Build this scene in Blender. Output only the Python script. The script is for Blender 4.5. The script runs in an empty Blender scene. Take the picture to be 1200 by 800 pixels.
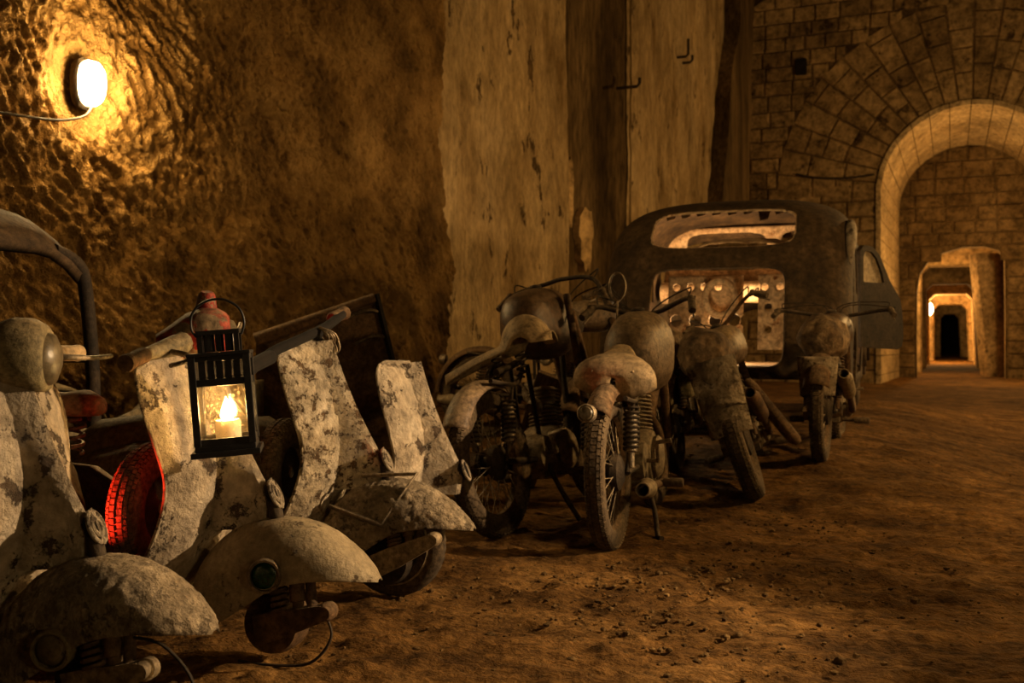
import bpy, math, random
import numpy as np
from mathutils import Vector, Matrix

# ------------------------------------------------------------------ camera, world, exposure
scene = bpy.context.scene
COL = scene.collection
PI = math.pi
CAM_H = 0.96
YAW = math.atan(505 / 1200)              # tunnel axis (+Y) lies this far right of the view axis
cam_d = bpy.data.cameras.new('camera')
cam_d.sensor_width = 36.0
cam_d.lens = 36.0
cam_d.dof.use_dof = True
cam_d.dof.focus_distance = 3.3
cam_d.dof.aperture_fstop = 4.5
cam_o = bpy.data.objects.new('camera', cam_d)
COL.objects.link(cam_o)
cam_o.location = (0, 0, CAM_H)
cam_o.rotation_euler = (PI / 2, 0, YAW)
scene.camera = cam_o
world = bpy.data.worlds.new('world')
scene.world = world
world.use_nodes = True
world.node_tree.nodes['Background'].inputs[0].default_value = (0.010, 0.0055, 0.002, 1)
world.node_tree.nodes['Background'].inputs[1].default_value = 0.15
scene.view_settings.view_transform = 'Standard'
scene.view_settings.look = 'None'
scene.view_settings.gamma = 1.0
scene.view_settings.use_curve_mapping = False
scene.view_settings.exposure = 0.0

WARM = (1.0, 0.56, 0.18)
PALE = (1.0, 0.69, 0.38)
SPOT_AT, SPOT_TO, SPOT_W, SPOT_DEG = (2.45, 4.75, 2.1), (-2.1, 2.85, .76), 1200, 47     # added unseen spot on a stand, turned to the scooters
# unseen lamps added to light the tunnel: (name, position, watts, colour, radius)
ADDED_LAMPS = [
    ('key',    (2.2, 6.0, 2.3),  215, WARM, 0.05),
    ('near',   (.7, -.3, 1.5), 4.5, WARM, 0.05),
    ('middle', (3.3, 13.5, 3.6), 760, WARM, 0.12),
    ('deep',   (3.6, 23.0, 4.2), 520, WARM, 0.15),
]

# ------------------------------------------------------------------ geometry helpers
SY, CY = math.sin(YAW), math.cos(YAW)
FWD = Vector((-SY, CY, 0)); RGT = Vector((CY, SY, 0))
def P(px, py, d):
    return RGT * ((px - 600) / 1200 * d) + FWD * d + Vector((0, 0, CAM_H + (400 - py) / 1200 * d))
def G(px, py, z=0.0):
    return P(px, py, (CAM_H - z) * 1200 / (py - 400))

_rng = np.random.RandomState(7)
_perm = _rng.permutation(256)
_grad = _rng.randn(256, 3); _grad /= np.linalg.norm(_grad, axis=1)[:, None]
def pn(x, y, z=0.0):
    x, y, z = np.broadcast_arrays(np.asarray(x, float), np.asarray(y, float), np.asarray(z, float))
    xi, yi, zi = np.floor(x).astype(int), np.floor(y).astype(int), np.floor(z).astype(int)
    xf, yf, zf = x - xi, y - yi, z - zi
    f = lambda t: t * t * t * (t * (t * 6 - 15) + 10)
    u, v, w = f(xf), f(yf), f(zf)
    out = 0
    for dx in (0, 1):
        for dy in (0, 1):
            for dz in (0, 1):
                h = _perm[(_perm[(_perm[(xi + dx) & 255] + yi + dy) & 255] + zi + dz) & 255]
                g = _grad[h]
                d = g[..., 0] * (xf - dx) + g[..., 1] * (yf - dy) + g[..., 2] * (zf - dz)
                out = out + d * (u if dx else 1 - u) * (v if dy else 1 - v) * (w if dz else 1 - w)
    return out
def fbm(x, y, z=0.0, o=4):
    s, a = 0, 1.0
    for i in range(o):
        s = s + a * pn(x * 2 ** i + 11.3 * i, y * 2 ** i - 5.7 * i, z * 2 ** i)
        a *= 0.5
    return s

class MB:
    def __init__(self):
        self.v = []; self.f = []; self.m = Matrix.Identity(4)
    def at(self, loc=(0, 0, 0), rot=(0, 0, 0), scale=(1, 1, 1)):
        from mathutils import Euler
        self.m = Matrix.Translation(loc) @ Euler(rot).to_matrix().to_4x4() @ Matrix.Diagonal((*scale, 1))
        return self
    def add(self, vs, fs):
        b = len(self.v)
        self.v += [tuple(self.m @ Vector(p)) for p in vs]
        self.f += [tuple(i + b for i in q) for q in fs]
        return self
    def box(self, c, s, rot=None, taper=1.0):
        vs = []
        for z in (-.5, .5):
            k = 1.0 if z < 0 else taper
            for x, y in ((-.5, -.5), (.5, -.5), (.5, .5), (-.5, .5)):
                p = Vector((x * s[0] * k, y * s[1] * k, z * s[2]))
                if rot:
                    from mathutils import Euler
                    p = Euler(rot).to_matrix() @ p
                vs.append(Vector(c) + p)
        return self.add(vs, [(3, 2, 1, 0), (4, 5, 6, 7), (0, 1, 5, 4), (1, 2, 6, 5), (2, 3, 7, 6), (3, 0, 4, 7)])
    def loft(self, secs, closed=True, caps=True):
        n = len(secs[0]); vs = [p for s in secs for p in s]; fs = []
        for i in range(len(secs) - 1):
            for j in range(n if closed else n - 1):
                k = (j + 1) % n
                fs.append((i * n + j, i * n + k, (i + 1) * n + k, (i + 1) * n + j))
        if caps and closed:
            fs.append(tuple(range(n - 1, -1, -1)))
            fs.append(tuple(range((len(secs) - 1) * n, len(secs) * n)))
        return self.add(vs, fs)
    def tube(self, pts, r, seg=8, closed=False, caps=True):
        pts = [Vector(p) for p in pts]; n = len(pts)
        rs = r if isinstance(r, (list, tuple)) else [r] * n
        secs = []; up = None
        for i in range(n):
            if closed: t = pts[(i + 1) % n] - pts[i - 1]
            else: t = pts[min(i + 1, n - 1)] - pts[max(i - 1, 0)]
            t.normalize()
            if up is None:
                up = Vector((0, 0, 1)) if abs(t.z) < .9 else Vector((1, 0, 0))
            a = (up - t * up.dot(t)).normalized(); up = a
            b = t.cross(a)
            secs.append([pts[i] + (a * math.cos(q) + b * math.sin(q)) * rs[i] for q in (2 * PI * k / seg for k in range(seg))])
        if closed:
            secs.append(secs[0]); return self.loft(secs, True, False)
        return self.loft(secs, True, caps)
    def lathe(self, prof, o=(0, 0, 0), axis=(0, 0, 1), seg=24, caps=True):
        ax = Vector(axis).normalized()
        a = (Vector((1, 0, 0)) if abs(ax.x) < .9 else Vector((0, 1, 0)))
        a = (a - ax * a.dot(ax)).normalized(); b = ax.cross(a); o = Vector(o)
        return self.loft([[o + ax * h + (a * math.cos(q) + b * math.sin(q)) * max(r, 1e-4) for q in (2 * PI * k / seg for k in range(seg))] for r, h in prof], True, caps)
    def ball(self, c, r, seg=16, rings=9):
        r = r if isinstance(r, (tuple, list)) else (r, r, r)
        secs = []
        for i in range(rings):
            t = -PI / 2 + PI * (i + .02 * (i == 0) - .02 * (i == rings - 1)) / (rings - 1)
            secs.append([Vector(c) + Vector((r[0] * math.cos(t) * math.cos(q), r[1] * math.cos(t) * math.sin(q), r[2] * math.sin(t))) for q in (2 * PI * k / seg for k in range(seg))])
        return self.loft(secs)
    def grid(self, fn, nu, nv, keep=None):
        vs = [fn(i / (nu - 1), j / (nv - 1)) for j in range(nv) for i in range(nu)]
        fs = [(j * nu + i, j * nu + i + 1, (j + 1) * nu + i + 1, (j + 1) * nu + i) for j in range(nv - 1) for i in range(nu - 1)
              if keep is None or keep((i + .5) / (nu - 1), (j + .5) / (nv - 1))]
        return self.add(vs, fs)
    def coil(self, a, b, R, r, turns, seg=6):
        a, b = Vector(a), Vector(b); t = (b - a); L = t.length; t.normalize()
        u = Vector((1, 0, 0)) if abs(t.x) < .9 else Vector((0, 1, 0)); u = (u - t * u.dot(t)).normalized(); w = t.cross(u)
        n = int(turns * 12)
        return self.tube([a + t * L * i / n + (u * math.cos(2 * PI * turns * i / n) + w * math.sin(2 * PI * turns * i / n)) * R for i in range(n + 1)], r, seg)
    def roughen(self, amp, scale, o=3, ridge=False, thr=None):
        """push the vertices in and out along their normals with fractal noise"""
        co = np.array(self.v); nr = np.zeros_like(co)
        for q in self.f:
            n = np.cross(co[q[1]] - co[q[0]], co[q[2]] - co[q[0]])
            for k in q: nr[k] += n
        nr /= np.maximum(np.linalg.norm(nr, axis=1), 1e-9)[:, None]
        h = fbm(co[:, 0] * scale, co[:, 1] * scale, co[:, 2] * scale, o)
        if thr is not None: h = np.clip((h - thr) * 6, 0, 1) + .25 * h
        co = co + nr * (amp * h)[:, None]
        self.v = [tuple(p) for p in co]; return self
    def build(self, name, mat, parent=None, smooth=40, solid=0, bevel=0, label=None):
        me = bpy.data.meshes.new(name)
        me.from_pydata(self.v, [], self.f); me.update()
        me.materials.append(mat)
        if smooth:
            me.shade_smooth()
            if smooth < 180: me.set_sharp_from_angle(angle=math.radians(smooth))
        o = bpy.data.objects.new(name, me); COL.objects.link(o)
        if parent: o.parent = parent
        if bevel:
            m = o.modifiers.new('b', 'BEVEL'); m.width = bevel; m.segments = 2; m.limit_method = 'ANGLE'
        if solid:
            m = o.modifiers.new('s', 'SOLIDIFY'); m.thickness = solid; m.offset = 0
        if label: o['label'] = label
        return o
def np_mesh(name, co, nu, nv, mat, parent=None, keep=None):
    """co: (nv*nu,3) grid of vertices"""
    idx = np.arange(nu * nv).reshape(nv, nu)
    q = np.stack([idx[:-1, :-1], idx[:-1, 1:], idx[1:, 1:], idx[1:, :-1]], -1).reshape(-1, 4)
    if keep is not None: q = q[keep]
    me = bpy.data.meshes.new(name)
    me.vertices.add(len(co)); me.vertices.foreach_set('co', co.astype(np.float32).ravel())
    me.loops.add(q.size); me.loops.foreach_set('vertex_index', q.astype(np.int32).ravel())
    me.polygons.add(len(q)); me.polygons.foreach_set('loop_start', np.arange(0, q.size, 4, dtype=np.int32))
    me.update(calc_edges=True); me.validate(); me.materials.append(mat); me.shade_smooth()
    o = bpy.data.objects.new(name, me); COL.objects.link(o)
    if parent: o.parent = parent
    return o
def empty(name, loc, rot=(0, 0, 0), scale=1.0):
    o = bpy.data.objects.new(name, None); COL.objects.link(o)
    o.location = loc; o.rotation_euler = rot; o.scale = (scale,) * 3; o.empty_display_size = .1
    return o
def tag(o, label=None, cat=None, group=None, kind=None):
    if label: o['label'] = label
    if cat: o['category'] = cat
    if group: o['group'] = group
    if kind: o['kind'] = kind
    return o
def smoothpath(pts, n=6):
    pts = [Vector(p) for p in pts]; out = []
    for i in range(len(pts) - 1):
        p0 = pts[max(i - 1, 0)]; p1 = pts[i]; p2 = pts[i + 1]; p3 = pts[min(i + 2, len(pts) - 1)]
        for k in range(n):
            t = k / n
            out.append(.5 * ((2 * p1) + (p2 - p0) * t + (2 * p0 - 5 * p1 + 4 * p2 - p3) * t * t + (3 * p1 - p0 - 3 * p2 + p3) * t ** 3))
    out.append(pts[-1]); return out
def interp(tab, t):
    """tab: rows (t, a, b, ...) -> smooth interpolation of a, b, ..."""
    T = [r[0] for r in tab]
    if t <= T[0]: return list(tab[0][1:])
    if t >= T[-1]: return list(tab[-1][1:])
    i = max(k for k in range(len(T)) if T[k] <= t)
    i = min(i, len(T) - 2)
    s = (t - T[i]) / (T[i + 1] - T[i])
    p0, p1, p2, p3 = tab[max(i - 1, 0)], tab[i], tab[i + 1], tab[min(i + 2, len(T) - 1)]
    r = []
    for k in range(1, len(p1)):
        m1 = (p2[k] - p0[k]) / max(p2[0] - p0[0], 1e-6) * (T[i + 1] - T[i]); m2 = (p3[k] - p1[k]) / max(p3[0] - p1[0], 1e-6) * (T[i + 1] - T[i])
        r.append((2 * s**3 - 3 * s**2 + 1) * p1[k] + (s**3 - 2 * s**2 + s) * m1 + (-2 * s**3 + 3 * s**2) * p2[k] + (s**3 - s**2) * m2)
    return r

# ------------------------------------------------------------------ materials
def mat(name, cols, scale=6, rough=.85, metal=0.0, bump=.3, bscale=40, flake=None, dust=None, stretch=(1, 1, 1), detail=8, bdist=.01, spec=.3, grain=.6, stain=.35):
    m = bpy.data.materials.new(name); m.use_nodes = True
    nt = m.node_tree; N = nt.nodes; L = nt.links; b = N['Principled BSDF']
    tc = N.new('ShaderNodeTexCoord'); mp = N.new('ShaderNodeMapping'); L.new(tc.outputs['Object'], mp.inputs[0]); mp.inputs['Scale'].default_value = stretch
    def noise(s, d=detail, r=.6):
        n = N.new('ShaderNodeTexNoise'); n.inputs['Scale'].default_value = s; n.inputs['Detail'].default_value = d; n.inputs['Roughness'].default_value = r
        L.new(mp.outputs[0], n.inputs['Vector']); return n
    n1 = noise(scale)
    cr = N.new('ShaderNodeValToRGB'); L.new(n1.outputs['Fac'], cr.inputs[0])
    els = cr.color_ramp.elements
    for i, c in enumerate(cols):
        p = .3 + .4 * i / max(len(cols) - 1, 1)
        e = els[i] if i < 2 else els.new(p)
        e.position = p; e.color = (*c, 1)
    if len(cols) == 1: els[1].color = (*cols[0], 1)
    col = cr.outputs[0]; hgt = None
    n2 = noise(bscale, 6, .65); hgt = n2.outputs['Fac']
    def mix(fac, a, bc):
        x = N.new('ShaderNodeMix'); x.data_type = 'RGBA'
        if hasattr(fac, 'links'): L.new(fac, x.inputs[0])
        else: x.inputs[0].default_value = fac
        for s, v in ((6, a), (7, bc)):
            if hasattr(v, 'links'): L.new(v, x.inputs[s])
            else: x.inputs[s].default_value = (*v, 1)
        return x.outputs[2]
    def math_(op, a, c):
        x = N.new('ShaderNodeMath'); x.operation = op
        for i, v in enumerate((a, c)):
            if hasattr(v, 'links'): L.new(v, x.inputs[i])
            else: x.inputs[i].default_value = v
        return x.outputs[0]
    if flake:
        fc, thr, fs = flake[:3]
        n3 = noise(fs, 8, .74)
        r = N.new('ShaderNodeValToRGB'); L.new(n3.outputs['Fac'], r.inputs[0])
        r.color_ramp.elements[0].position = thr; r.color_ramp.elements[1].position = thr + .03
        col = mix(r.outputs[0], col, fc)
        hgt = math_('SUBTRACT', hgt, math_('MULTIPLY', r.outputs[0], 1.2))
    if dust:
        dc, amt = dust
        ge = N.new('ShaderNodeNewGeometry'); sx = N.new('ShaderNodeSeparateXYZ'); L.new(ge.outputs['Normal'], sx.inputs[0])
        mr = N.new('ShaderNodeMapRange'); L.new(sx.outputs[2], mr.inputs[0]); mr.inputs[1].default_value = 0.0; mr.inputs[2].default_value = .9; mr.inputs[4].default_value = amt
        n4 = noise(scale * 2.3, 6)
        mr2 = N.new('ShaderNodeMapRange'); L.new(n4.outputs['Fac'], mr2.inputs[0]); mr2.inputs[1].default_value = .35; mr2.inputs[2].default_value = .6; mr2.inputs[3].default_value = .35
        col = mix(math_('MULTIPLY', mr.outputs[0], mr2.outputs[0]), col, dc)
    def vary(c, s, amt, lo=.36, hi=.62):
        n = noise(s, 6, .75); mr = N.new('ShaderNodeMapRange'); L.new(n.outputs['Fac'], mr.inputs[0])
        mr.inputs[1].default_value = lo; mr.inputs[2].default_value = hi; mr.inputs[3].default_value = 1 - amt; mr.inputs[4].default_value = 1 + amt * .5
        vm = N.new('ShaderNodeVectorMath'); vm.operation = 'SCALE'; L.new(c, vm.inputs[0]); L.new(mr.outputs[0], vm.inputs['Scale']); return vm.outputs[0]
    if grain: col = vary(col, bscale * .7, grain)
    if stain: col = vary(col, scale * .35 + .1, stain)
    L.new(col, b.inputs['Base Color'])
    b.inputs['Roughness'].default_value = rough; b.inputs['Metallic'].default_value = metal
    b.inputs['Specular IOR Level'].default_value = spec
    if bump:
        bp = N.new('ShaderNodeBump'); bp.inputs['Strength'].default_value = bump; bp.inputs['Distance'].default_value = bdist
        L.new(hgt, bp.inputs['Height']); L.new(bp.outputs[0], b.inputs['Normal'])
    return m
def emit(name, c, s):
    m = bpy.data.materials.new(name); m.use_nodes = True; b = m.node_tree.nodes['Principled BSDF']
    b.inputs['Base Color'].default_value = (*c, 1); b.inputs['Emission Color'].default_value = (*c, 1); b.inputs['Emission Strength'].default_value = s
    return m
DUST = (.30, .21, .12)
MT = {}
MT['rock'] = mat('chiselled_tuff', [(.08, .044, .012), (.25, .145, .046), (.38, .235, .082)], 1.6, .95, 0, 1.0, 9, detail=10, bdist=.14, spec=.1, grain=.2)
MT['pillar'] = mat('smooth_tuff', [(.20, .125, .048), (.44, .31, .15), (.58, .43, .23)], .9, .95, 0, 1.0, 12, flake=((.14, .085, .034), .60, 2.2), stretch=(1.4, 1.4, .6), detail=12, bdist=.07, spec=.1, grain=.35, stain=.3)
MT['recess'] = mat('streaked_tuff', [(.035, .021, .008), (.10, .064, .026), (.20, .132, .06)], .8, .95, 0, .7, 12, stretch=(1.8, 1.8, .25), detail=10, bdist=.06, spec=.1)  # streaked tuff, with the shade of the recess put into its colour
MT['stone'] = mat('tuff_block', [(.15, .098, .045), (.31, .21, .10), (.40, .275, .135)], .9, .95, 0, .6, 9, flake=((.085, .052, .022), .60, 1.3), detail=10, bdist=.04, spec=.1)
MT['stone_b'] = mat('tuff_block_darker', [(.11, .070, .032), (.24, .16, .075), (.33, .22, .105)], .8, .95, 0, .6, 9, flake=((.07, .043, .02), .58, 1.1), detail=10, bdist=.04, spec=.1)
MT['mortar'] = mat('mortar', [(.06, .038, .016), (.13, .085, .04)], 2, .98, 0, .4, 20, spec=.05)
MT['ring'] = mat('arch_stone', [(.36, .25, .12), (.56, .42, .23)], 1.2, .9, 0, .5, 12, spec=.1)
MT['low_bounce'] = mat('low_bounce_tuff', [(.03, .019, .008), (.07, .045, .02)], 1.0, .98, 0, .5, 8, spec=.05)  # unseen walls and vault coloured dark to cut bounced light
MT['stone_c'] = mat('tuff_block_darkest', [(.06, .036, .014), (.13, .083, .036), (.19, .125, .055)], .8, .95, 0, .6, 9, detail=10, bdist=.04, spec=.1)  # darker tones of the same tuff, for the inner wall
MT['dirt'] = mat('packed_dirt', [(.055, .026, .007), (.16, .080, .022), (.27, .145, .045)], 3.4, .95, 0, 1.0, 30, stretch=(.7, 1, 1), detail=12, bdist=.035, spec=.08)
MT['clod'] = mat('dirt_clod', [(.06, .034, .013), (.2, .12, .045)], 8, .95, 0, .6, 60, spec=.08)
MT['cream'] = mat('peeling_cream_paint', [(.26, .19, .115), (.44, .35, .245), (.55, .46, .34)], 4, .7, 0, 1.0, 34, flake=((.075, .045, .026), .555, 9), dust=((.40, .31, .21), .5), bdist=.02, grain=.28, stain=.5)
MT['cream_flaky'] = mat('heavily_flaked_paint', [(.28, .20, .115), (.46, .37, .25), (.58, .49, .37)], 4, .7, 0, 1.0, 30, flake=((.13, .075, .035), .55, 22), bdist=.03, grain=.35, stain=.5)
MT['cream_plain'] = mat('dusty_cream_paint', [(.22, .165, .09), (.36, .28, .17), (.42, .33, .21)], 4, .6, 0, .6, 60, flake=((.10, .062, .03), .60, 13), bdist=.012, grain=.3, stain=.5)
MT['olive'] = mat('dusty_olive_paint', [(.15, .118, .056), (.26, .20, .10)], 3, .7, 0, .4, 60, flake=((.07, .045, .02), .64, 9), dust=(DUST, .5))
MT['mudpaint'] = mat('mud_caked_paint', [(.14, .10, .056), (.30, .225, .14), (.42, .33, .22)], 9, .9, 0, 1.0, 30, flake=((.085, .055, .03), .56, 20), bdist=.035, grain=.4, dust=((.42, .335, .23), .7))
MT['rust'] = mat('rusty_steel', [(.035, .018, .008), (.105, .055, .022), (.16, .088, .04)], 9, .85, .1, .6, 60, dust=(DUST, .45))
MT['dark'] = mat('dark_grimy_steel', [(.018, .012, .008), (.05, .032, .017)], 8, .75, .2, .5, 60, dust=(DUST, .35))
MT['tank_dark'] = mat('dark_rust_tank', [(.028, .014, .007), (.075, .036, .015), (.12, .06, .025)], 5, .45, .1, .3, 50, flake=((.20, .12, .055), .66, 6), dust=(DUST, .35), spec=.5)
MT['tank_pale'] = mat('dusty_painted_tank', [(.07, .043, .024), (.17, .112, .066), (.23, .155, .10)], 6, .5, 0, .4, 50, flake=((.09, .05, .025), .62, 10), dust=((.33, .23, .12), .7))
MT['steel'] = mat('dull_metal', [(.15, .11, .07), (.34, .27, .18)], 12, .5, .5, .4, 70, dust=(DUST, .4))
MT['alloy'] = mat('dusty_alloy', [(.18, .13, .075), (.36, .28, .17)], 10, .6, .3, .5, 60, dust=(DUST, .5))
MT['rubber'] = mat('perished_rubber', [(.030, .019, .010), (.085, .056, .030), (.13, .088, .046)], 7, .9, 0, .5, 80, dust=(DUST, .5))
MT['leather'] = mat('cracked_leather', [(.19, .125, .06), (.36, .25, .13), (.42, .30, .165)], 6, .7, 0, .5, 30, flake=((.10, .06, .028), .66, 8))
MT['torn'] = mat('torn_leather', [(.05, .03, .016), (.16, .10, .05), (.34, .23, .125)], 9, .85, 0, 1.0, 18, bdist=.03)
MT['carpaint'] = mat('dusty_dark_car_paint', [(.020, .011, .005), (.060, .035, .015), (.10, .06, .027)], 4, .8, 0, .8, 30, dust=((.095, .058, .024), .5))
MT['carinner'] = mat('rusted_cream_interior', [(.20, .11, .05), (.48, .33, .19), (.60, .45, .29)], 4, .8, 0, .4, 40, flake=((.22, .085, .025), .60, 6))
MT['red_lit'] = mat('red_lit_paint', [(.20, .010, .004), (.33, .020, .008)], 6, .7, 0, .3, 50, flake=((.22, .15, .085), .50, 12), dust=(DUST, .5))  # red light falling on the headset, put into its paint colour
MT['lantern'] = mat('black_enamel', [(.008, .007, .008), (.016, .014, .015)], 20, .45, .2, .15, 90, spec=.5)
MT['wood'] = mat('weathered_wood', [(.10, .06, .026), (.24, .155, .075)], 5, .9, 0, .5, 30, stretch=(6, 1, 1))
MT['cable'] = mat('dark_cable', [(.02, .013, .007), (.04, .026, .013)], 10, .8, 0, .2, 50)
MT['wax'] = mat('cream_wax', [(.82, .66, .42), (.90, .76, .52)], 10, .5, 0, .05, 30, grain=0, stain=0)
MT['black'] = mat('plain_black', [(.006, .004, .003), (.012, .008, .005)], 5, .95, 0, .1, 30)
MT['greenlens'] = mat('green_lamp_glass', [(.004, .035, .014), (.008, .06, .026)], 8, .25, 0, .1, 30, spec=.6)
MT['dimlens'] = mat('dusty_lamp_glass', [(.10, .075, .04), (.17, .13, .075)], 9, .35, 0, .15, 40, spec=.5)
MT['dusty_pane'] = mat('dusty_window_glass', [(.34, .25, .14), (.46, .35, .21)], 5, .5, 0, .1, 30)
MT['redlens'] = mat('red_plastic', [(.35, .012, .006), (.5, .02, .01)], 8, .4, 0, .1, 40, spec=.5)
MT['paleplaster'] = mat('pale_corridor_plaster', [(.36, .235, .10), (.58, .40, .19)], .7, .95, 0, .4, 6, spec=.05)  # also colours the painted light patches on the recess
MT['bulb'] = emit('lit_bulb', (1.0, .70, .30), 230)
MT['bulb_far'] = emit('lit_far_bulb', (1.0, .72, .34), 60)
MT['flame'] = emit('candle_flame', (1.0, .62, .20), 170)
def glass_mat():
    m = bpy.data.materials.new('speckled_glass'); m.use_nodes = True; nt = m.node_tree; N = nt.nodes; L = nt.links
    for n in list(N): N.remove(n)
    out = N.new('ShaderNodeOutputMaterial'); tr = N.new('ShaderNodeBsdfTransparent'); tl = N.new('ShaderNodeBsdfTranslucent'); df = N.new('ShaderNodeBsdfDiffuse'); gl = N.new('ShaderNodeBsdfGlossy')
    gl.inputs['Roughness'].default_value = .12
    for s in (tl, df): s.inputs[0].default_value = (.8, .6, .35, 1)
    tc = N.new('ShaderNodeTexCoord'); n = N.new('ShaderNodeTexNoise'); n.inputs['Scale'].default_value = 95; n.inputs['Detail'].default_value = 4
    r = N.new('ShaderNodeValToRGB'); r.color_ramp.elements[0].position = .56; r.color_ramp.elements[0].color = (.012, .012, .012, 1); r.color_ramp.elements[1].position = .70; r.color_ramp.elements[1].color = (.30, .30, .30, 1)
    L.new(tc.outputs['Object'], n.inputs['Vector']); L.new(n.outputs[0], r.inputs[0])
    m1 = N.new('ShaderNodeMixShader'); m1.inputs[0].default_value = .5; L.new(tl.outputs[0], m1.inputs[1]); L.new(df.outputs[0], m1.inputs[2])
    m2 = N.new('ShaderNodeMixShader'); L.new(r.outputs[0], m2.inputs[0]); L.new(tr.outputs[0], m2.inputs[1]); L.new(m1.outputs[0], m2.inputs[2])
    m3 = N.new('ShaderNodeMixShader'); m3.inputs[0].default_value = .04; L.new(m2.outputs[0], m3.inputs[1]); L.new(gl.outputs[0], m3.inputs[2])
    L.new(m3.outputs[0], out.inputs[0]); return m
MT['glass'] = glass_mat()
def point(name, loc, w, c, r, parent=None):
    l = bpy.data.lights.new(name, 'POINT'); l.energy = w; l.color = c; l.shadow_soft_size = r
    o = bpy.data.objects.new(name, l); COL.objects.link(o); o.location = loc
    if parent: o.parent = parent
    return o
# ------------------------------------------------------------------ the tunnel
def ground_z(x, y):
    """mound under the motor cars and bikes on the left, gentle fall towards the arch"""
    x = np.asarray(x, float); y = np.asarray(y, float)
    s = lambda a, b, t: np.clip((t - a) / (b - a), 0, 1) ** 2 * (3 - 2 * np.clip((t - a) / (b - a), 0, 1))
    m = .25 * s(5.4, 8.0, y) * (1 - s(12.5, 17, y)) * (1 - s(-.75, .9, x))
    return m - .20 * s(14, 30, y)
def gz(p): return float(ground_z(p[0], p[1]))

def make_floor():
    xs = np.concatenate([np.arange(-6.2, -3.6, .08), np.arange(-3.6, 3.2, .024), np.arange(3.2, 8, .12)])
    ys = [0.6]
    while ys[-1] < 37: ys.append(ys[-1] + max(.022, .0045 * ys[-1]**1.15))
    ys = np.array(ys); X, Y = np.meshgrid(xs, ys)
    near = np.clip(1.3 - Y / 16, .25, 1)
    z = ground_z(X, Y)
    z += .030 * fbm(X * .7, Y * .7, 0, 3)
    z += near * (.030 * fbm(X * 3.1, Y * 4.2, 3, 4) + .045 * np.maximum(0, fbm(X * 7, Y * 8, 8, 3) - .10) + .014 * pn(X * 17, Y * 20, 2) + .009 * pn(X * 33, Y * 36, 5))
    z -= .05 * np.exp(-((Y - 4.15 - .10 * X) / .28) ** 2) * np.clip((X + 1.2) / 1.5, 0, 1)      # a rut across the floor
    o = np_mesh('floor', np.stack([X, Y, z], -1).reshape(-1, 3), len(xs), len(ys), MT['dirt'])
    tag(o, 'uneven packed brown dirt floor of the tunnel', None, None, 'structure')
make_floor()
def floor_at(x, y):
    return gz((x, y))

def rough_wall():
    ys = np.arange(1.6, 11.4, .0135); zs = np.arange(-.3, 5.8, .0135)
    Y, Z = np.meshgrid(ys, zs)
    wy, wz = Y + .15 * pn(Y * 1.3, Z * 1.3, 4), Z + .15 * pn(Y * 1.3, Z * 1.3, 9)
    h = .16 * fbm(Y * .45, Z * .45, 1, 3)
    # pick marks: long ridges that fan out, leaning one way high up and steeper lower down
    for k, (ang, wt) in enumerate(((-.85, 1.0), (-1.25, .8), (-.5, .5))):
        u = wy * math.cos(ang) + wz * math.sin(ang); v = -wy * math.sin(ang) + wz * math.cos(ang)
        r = (1 - np.minimum(np.abs(pn(u * 2.6, v * 12.5, 3.1 * k)) * 2.6, 1)) ** 1.3 + .55 * (1 - np.minimum(np.abs(pn(u * 4.6, v * 22, 7.7 * k + 2)) * 2.6, 1))
        msk = np.clip(.5 + 1.6 * pn(Y * .6, Z * .6, 20 + k), 0, 1)
        h += wt * .070 * r * msk
    fade = np.clip((9.8 - Y) / 2.0, .55, 1)
    h += fade * (.045 * fbm(wy * 4, wz * 4, 5, 3) + .055 * np.abs(pn(Y * 11, Z * 8, 6)) + .030 * pn(Y * 26, Z * 22, 16))
    pad = np.clip((np.hypot(Y - 5.16, (Z - 2.67) * .8) - .14) / .25, 0, 1); h = h * (.12 + .88 * pad * pad * (3 - 2 * pad))
    holes = np.clip(pn(Y * 1.6, Z * 2.1, 31) - .32, 0, 1); h -= .35 * holes
    edge = 10.75 + .30 * fbm(Z * 1.1, Z * .3 + 5, 2, 4) - .05 * Z
    t = np.clip((Y - edge) / .10, 0, 1)
    X = -5.32 + h * (1 - .4 * np.clip((Y - 9.3) / 1.2, 0, 1)) - .75 * t * t
    o = np_mesh('wall_left', np.stack([X, Y, Z], -1).reshape(-1, 3), len(ys), len(zs), MT['rock'])
    tag(o, 'rough hewn tuff wall with pick marks behind the scooters', None, None, 'structure')
rough_wall()
def strip_wall(name, plan, z1, m, amp, label, step=.06, lean=None):
    pl = [Vector((a, b, 0)) for a, b in plan]
    pts = []
    for i in range(len(pl) - 1):
        n = max(2, int((pl[i + 1] - pl[i]).length / step))
        for k in range(n): pts.append(pl[i].lerp(pl[i + 1], k / n))
    pts.append(pl[-1])
    nx = len(pts); zs = np.arange(-.4, z1, step); A = np.array([(p.x, p.y) for p in pts])
    X = np.repeat(A[None, :, 0], len(zs), 0); Y = np.repeat(A[None, :, 1], len(zs), 0); Z = np.repeat(zs[:, None], nx, 1)
    h = amp * (.8 * fbm(X * .7 + Y * .7, Z * .25, 3, 4) + .35 * pn(Y * 4 + X * 4, Z * .7, 5) + .15 * pn(Y * 9, Z * 6, X * 9))
    X = X + h
    if lean is not None: X = X + lean * (Z / z1)
    o = np_mesh(name, np.stack([X, Y, Z], -1).reshape(-1, 3), nx, len(zs), m)
    return tag(o, label, None, None, 'structure')
strip_wall('wall_left_pier', [(-5.9, 9.6), (-5.44, 10.3), (-5.25, 12.2), (-4.98, 13.9), (-5.06, 14.06), (-5.5, 14.15), (-6.3, 14.3)], 8.5, MT['pillar'], .10, 'smooth pale tuff pier beside the rough rock wall')
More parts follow.
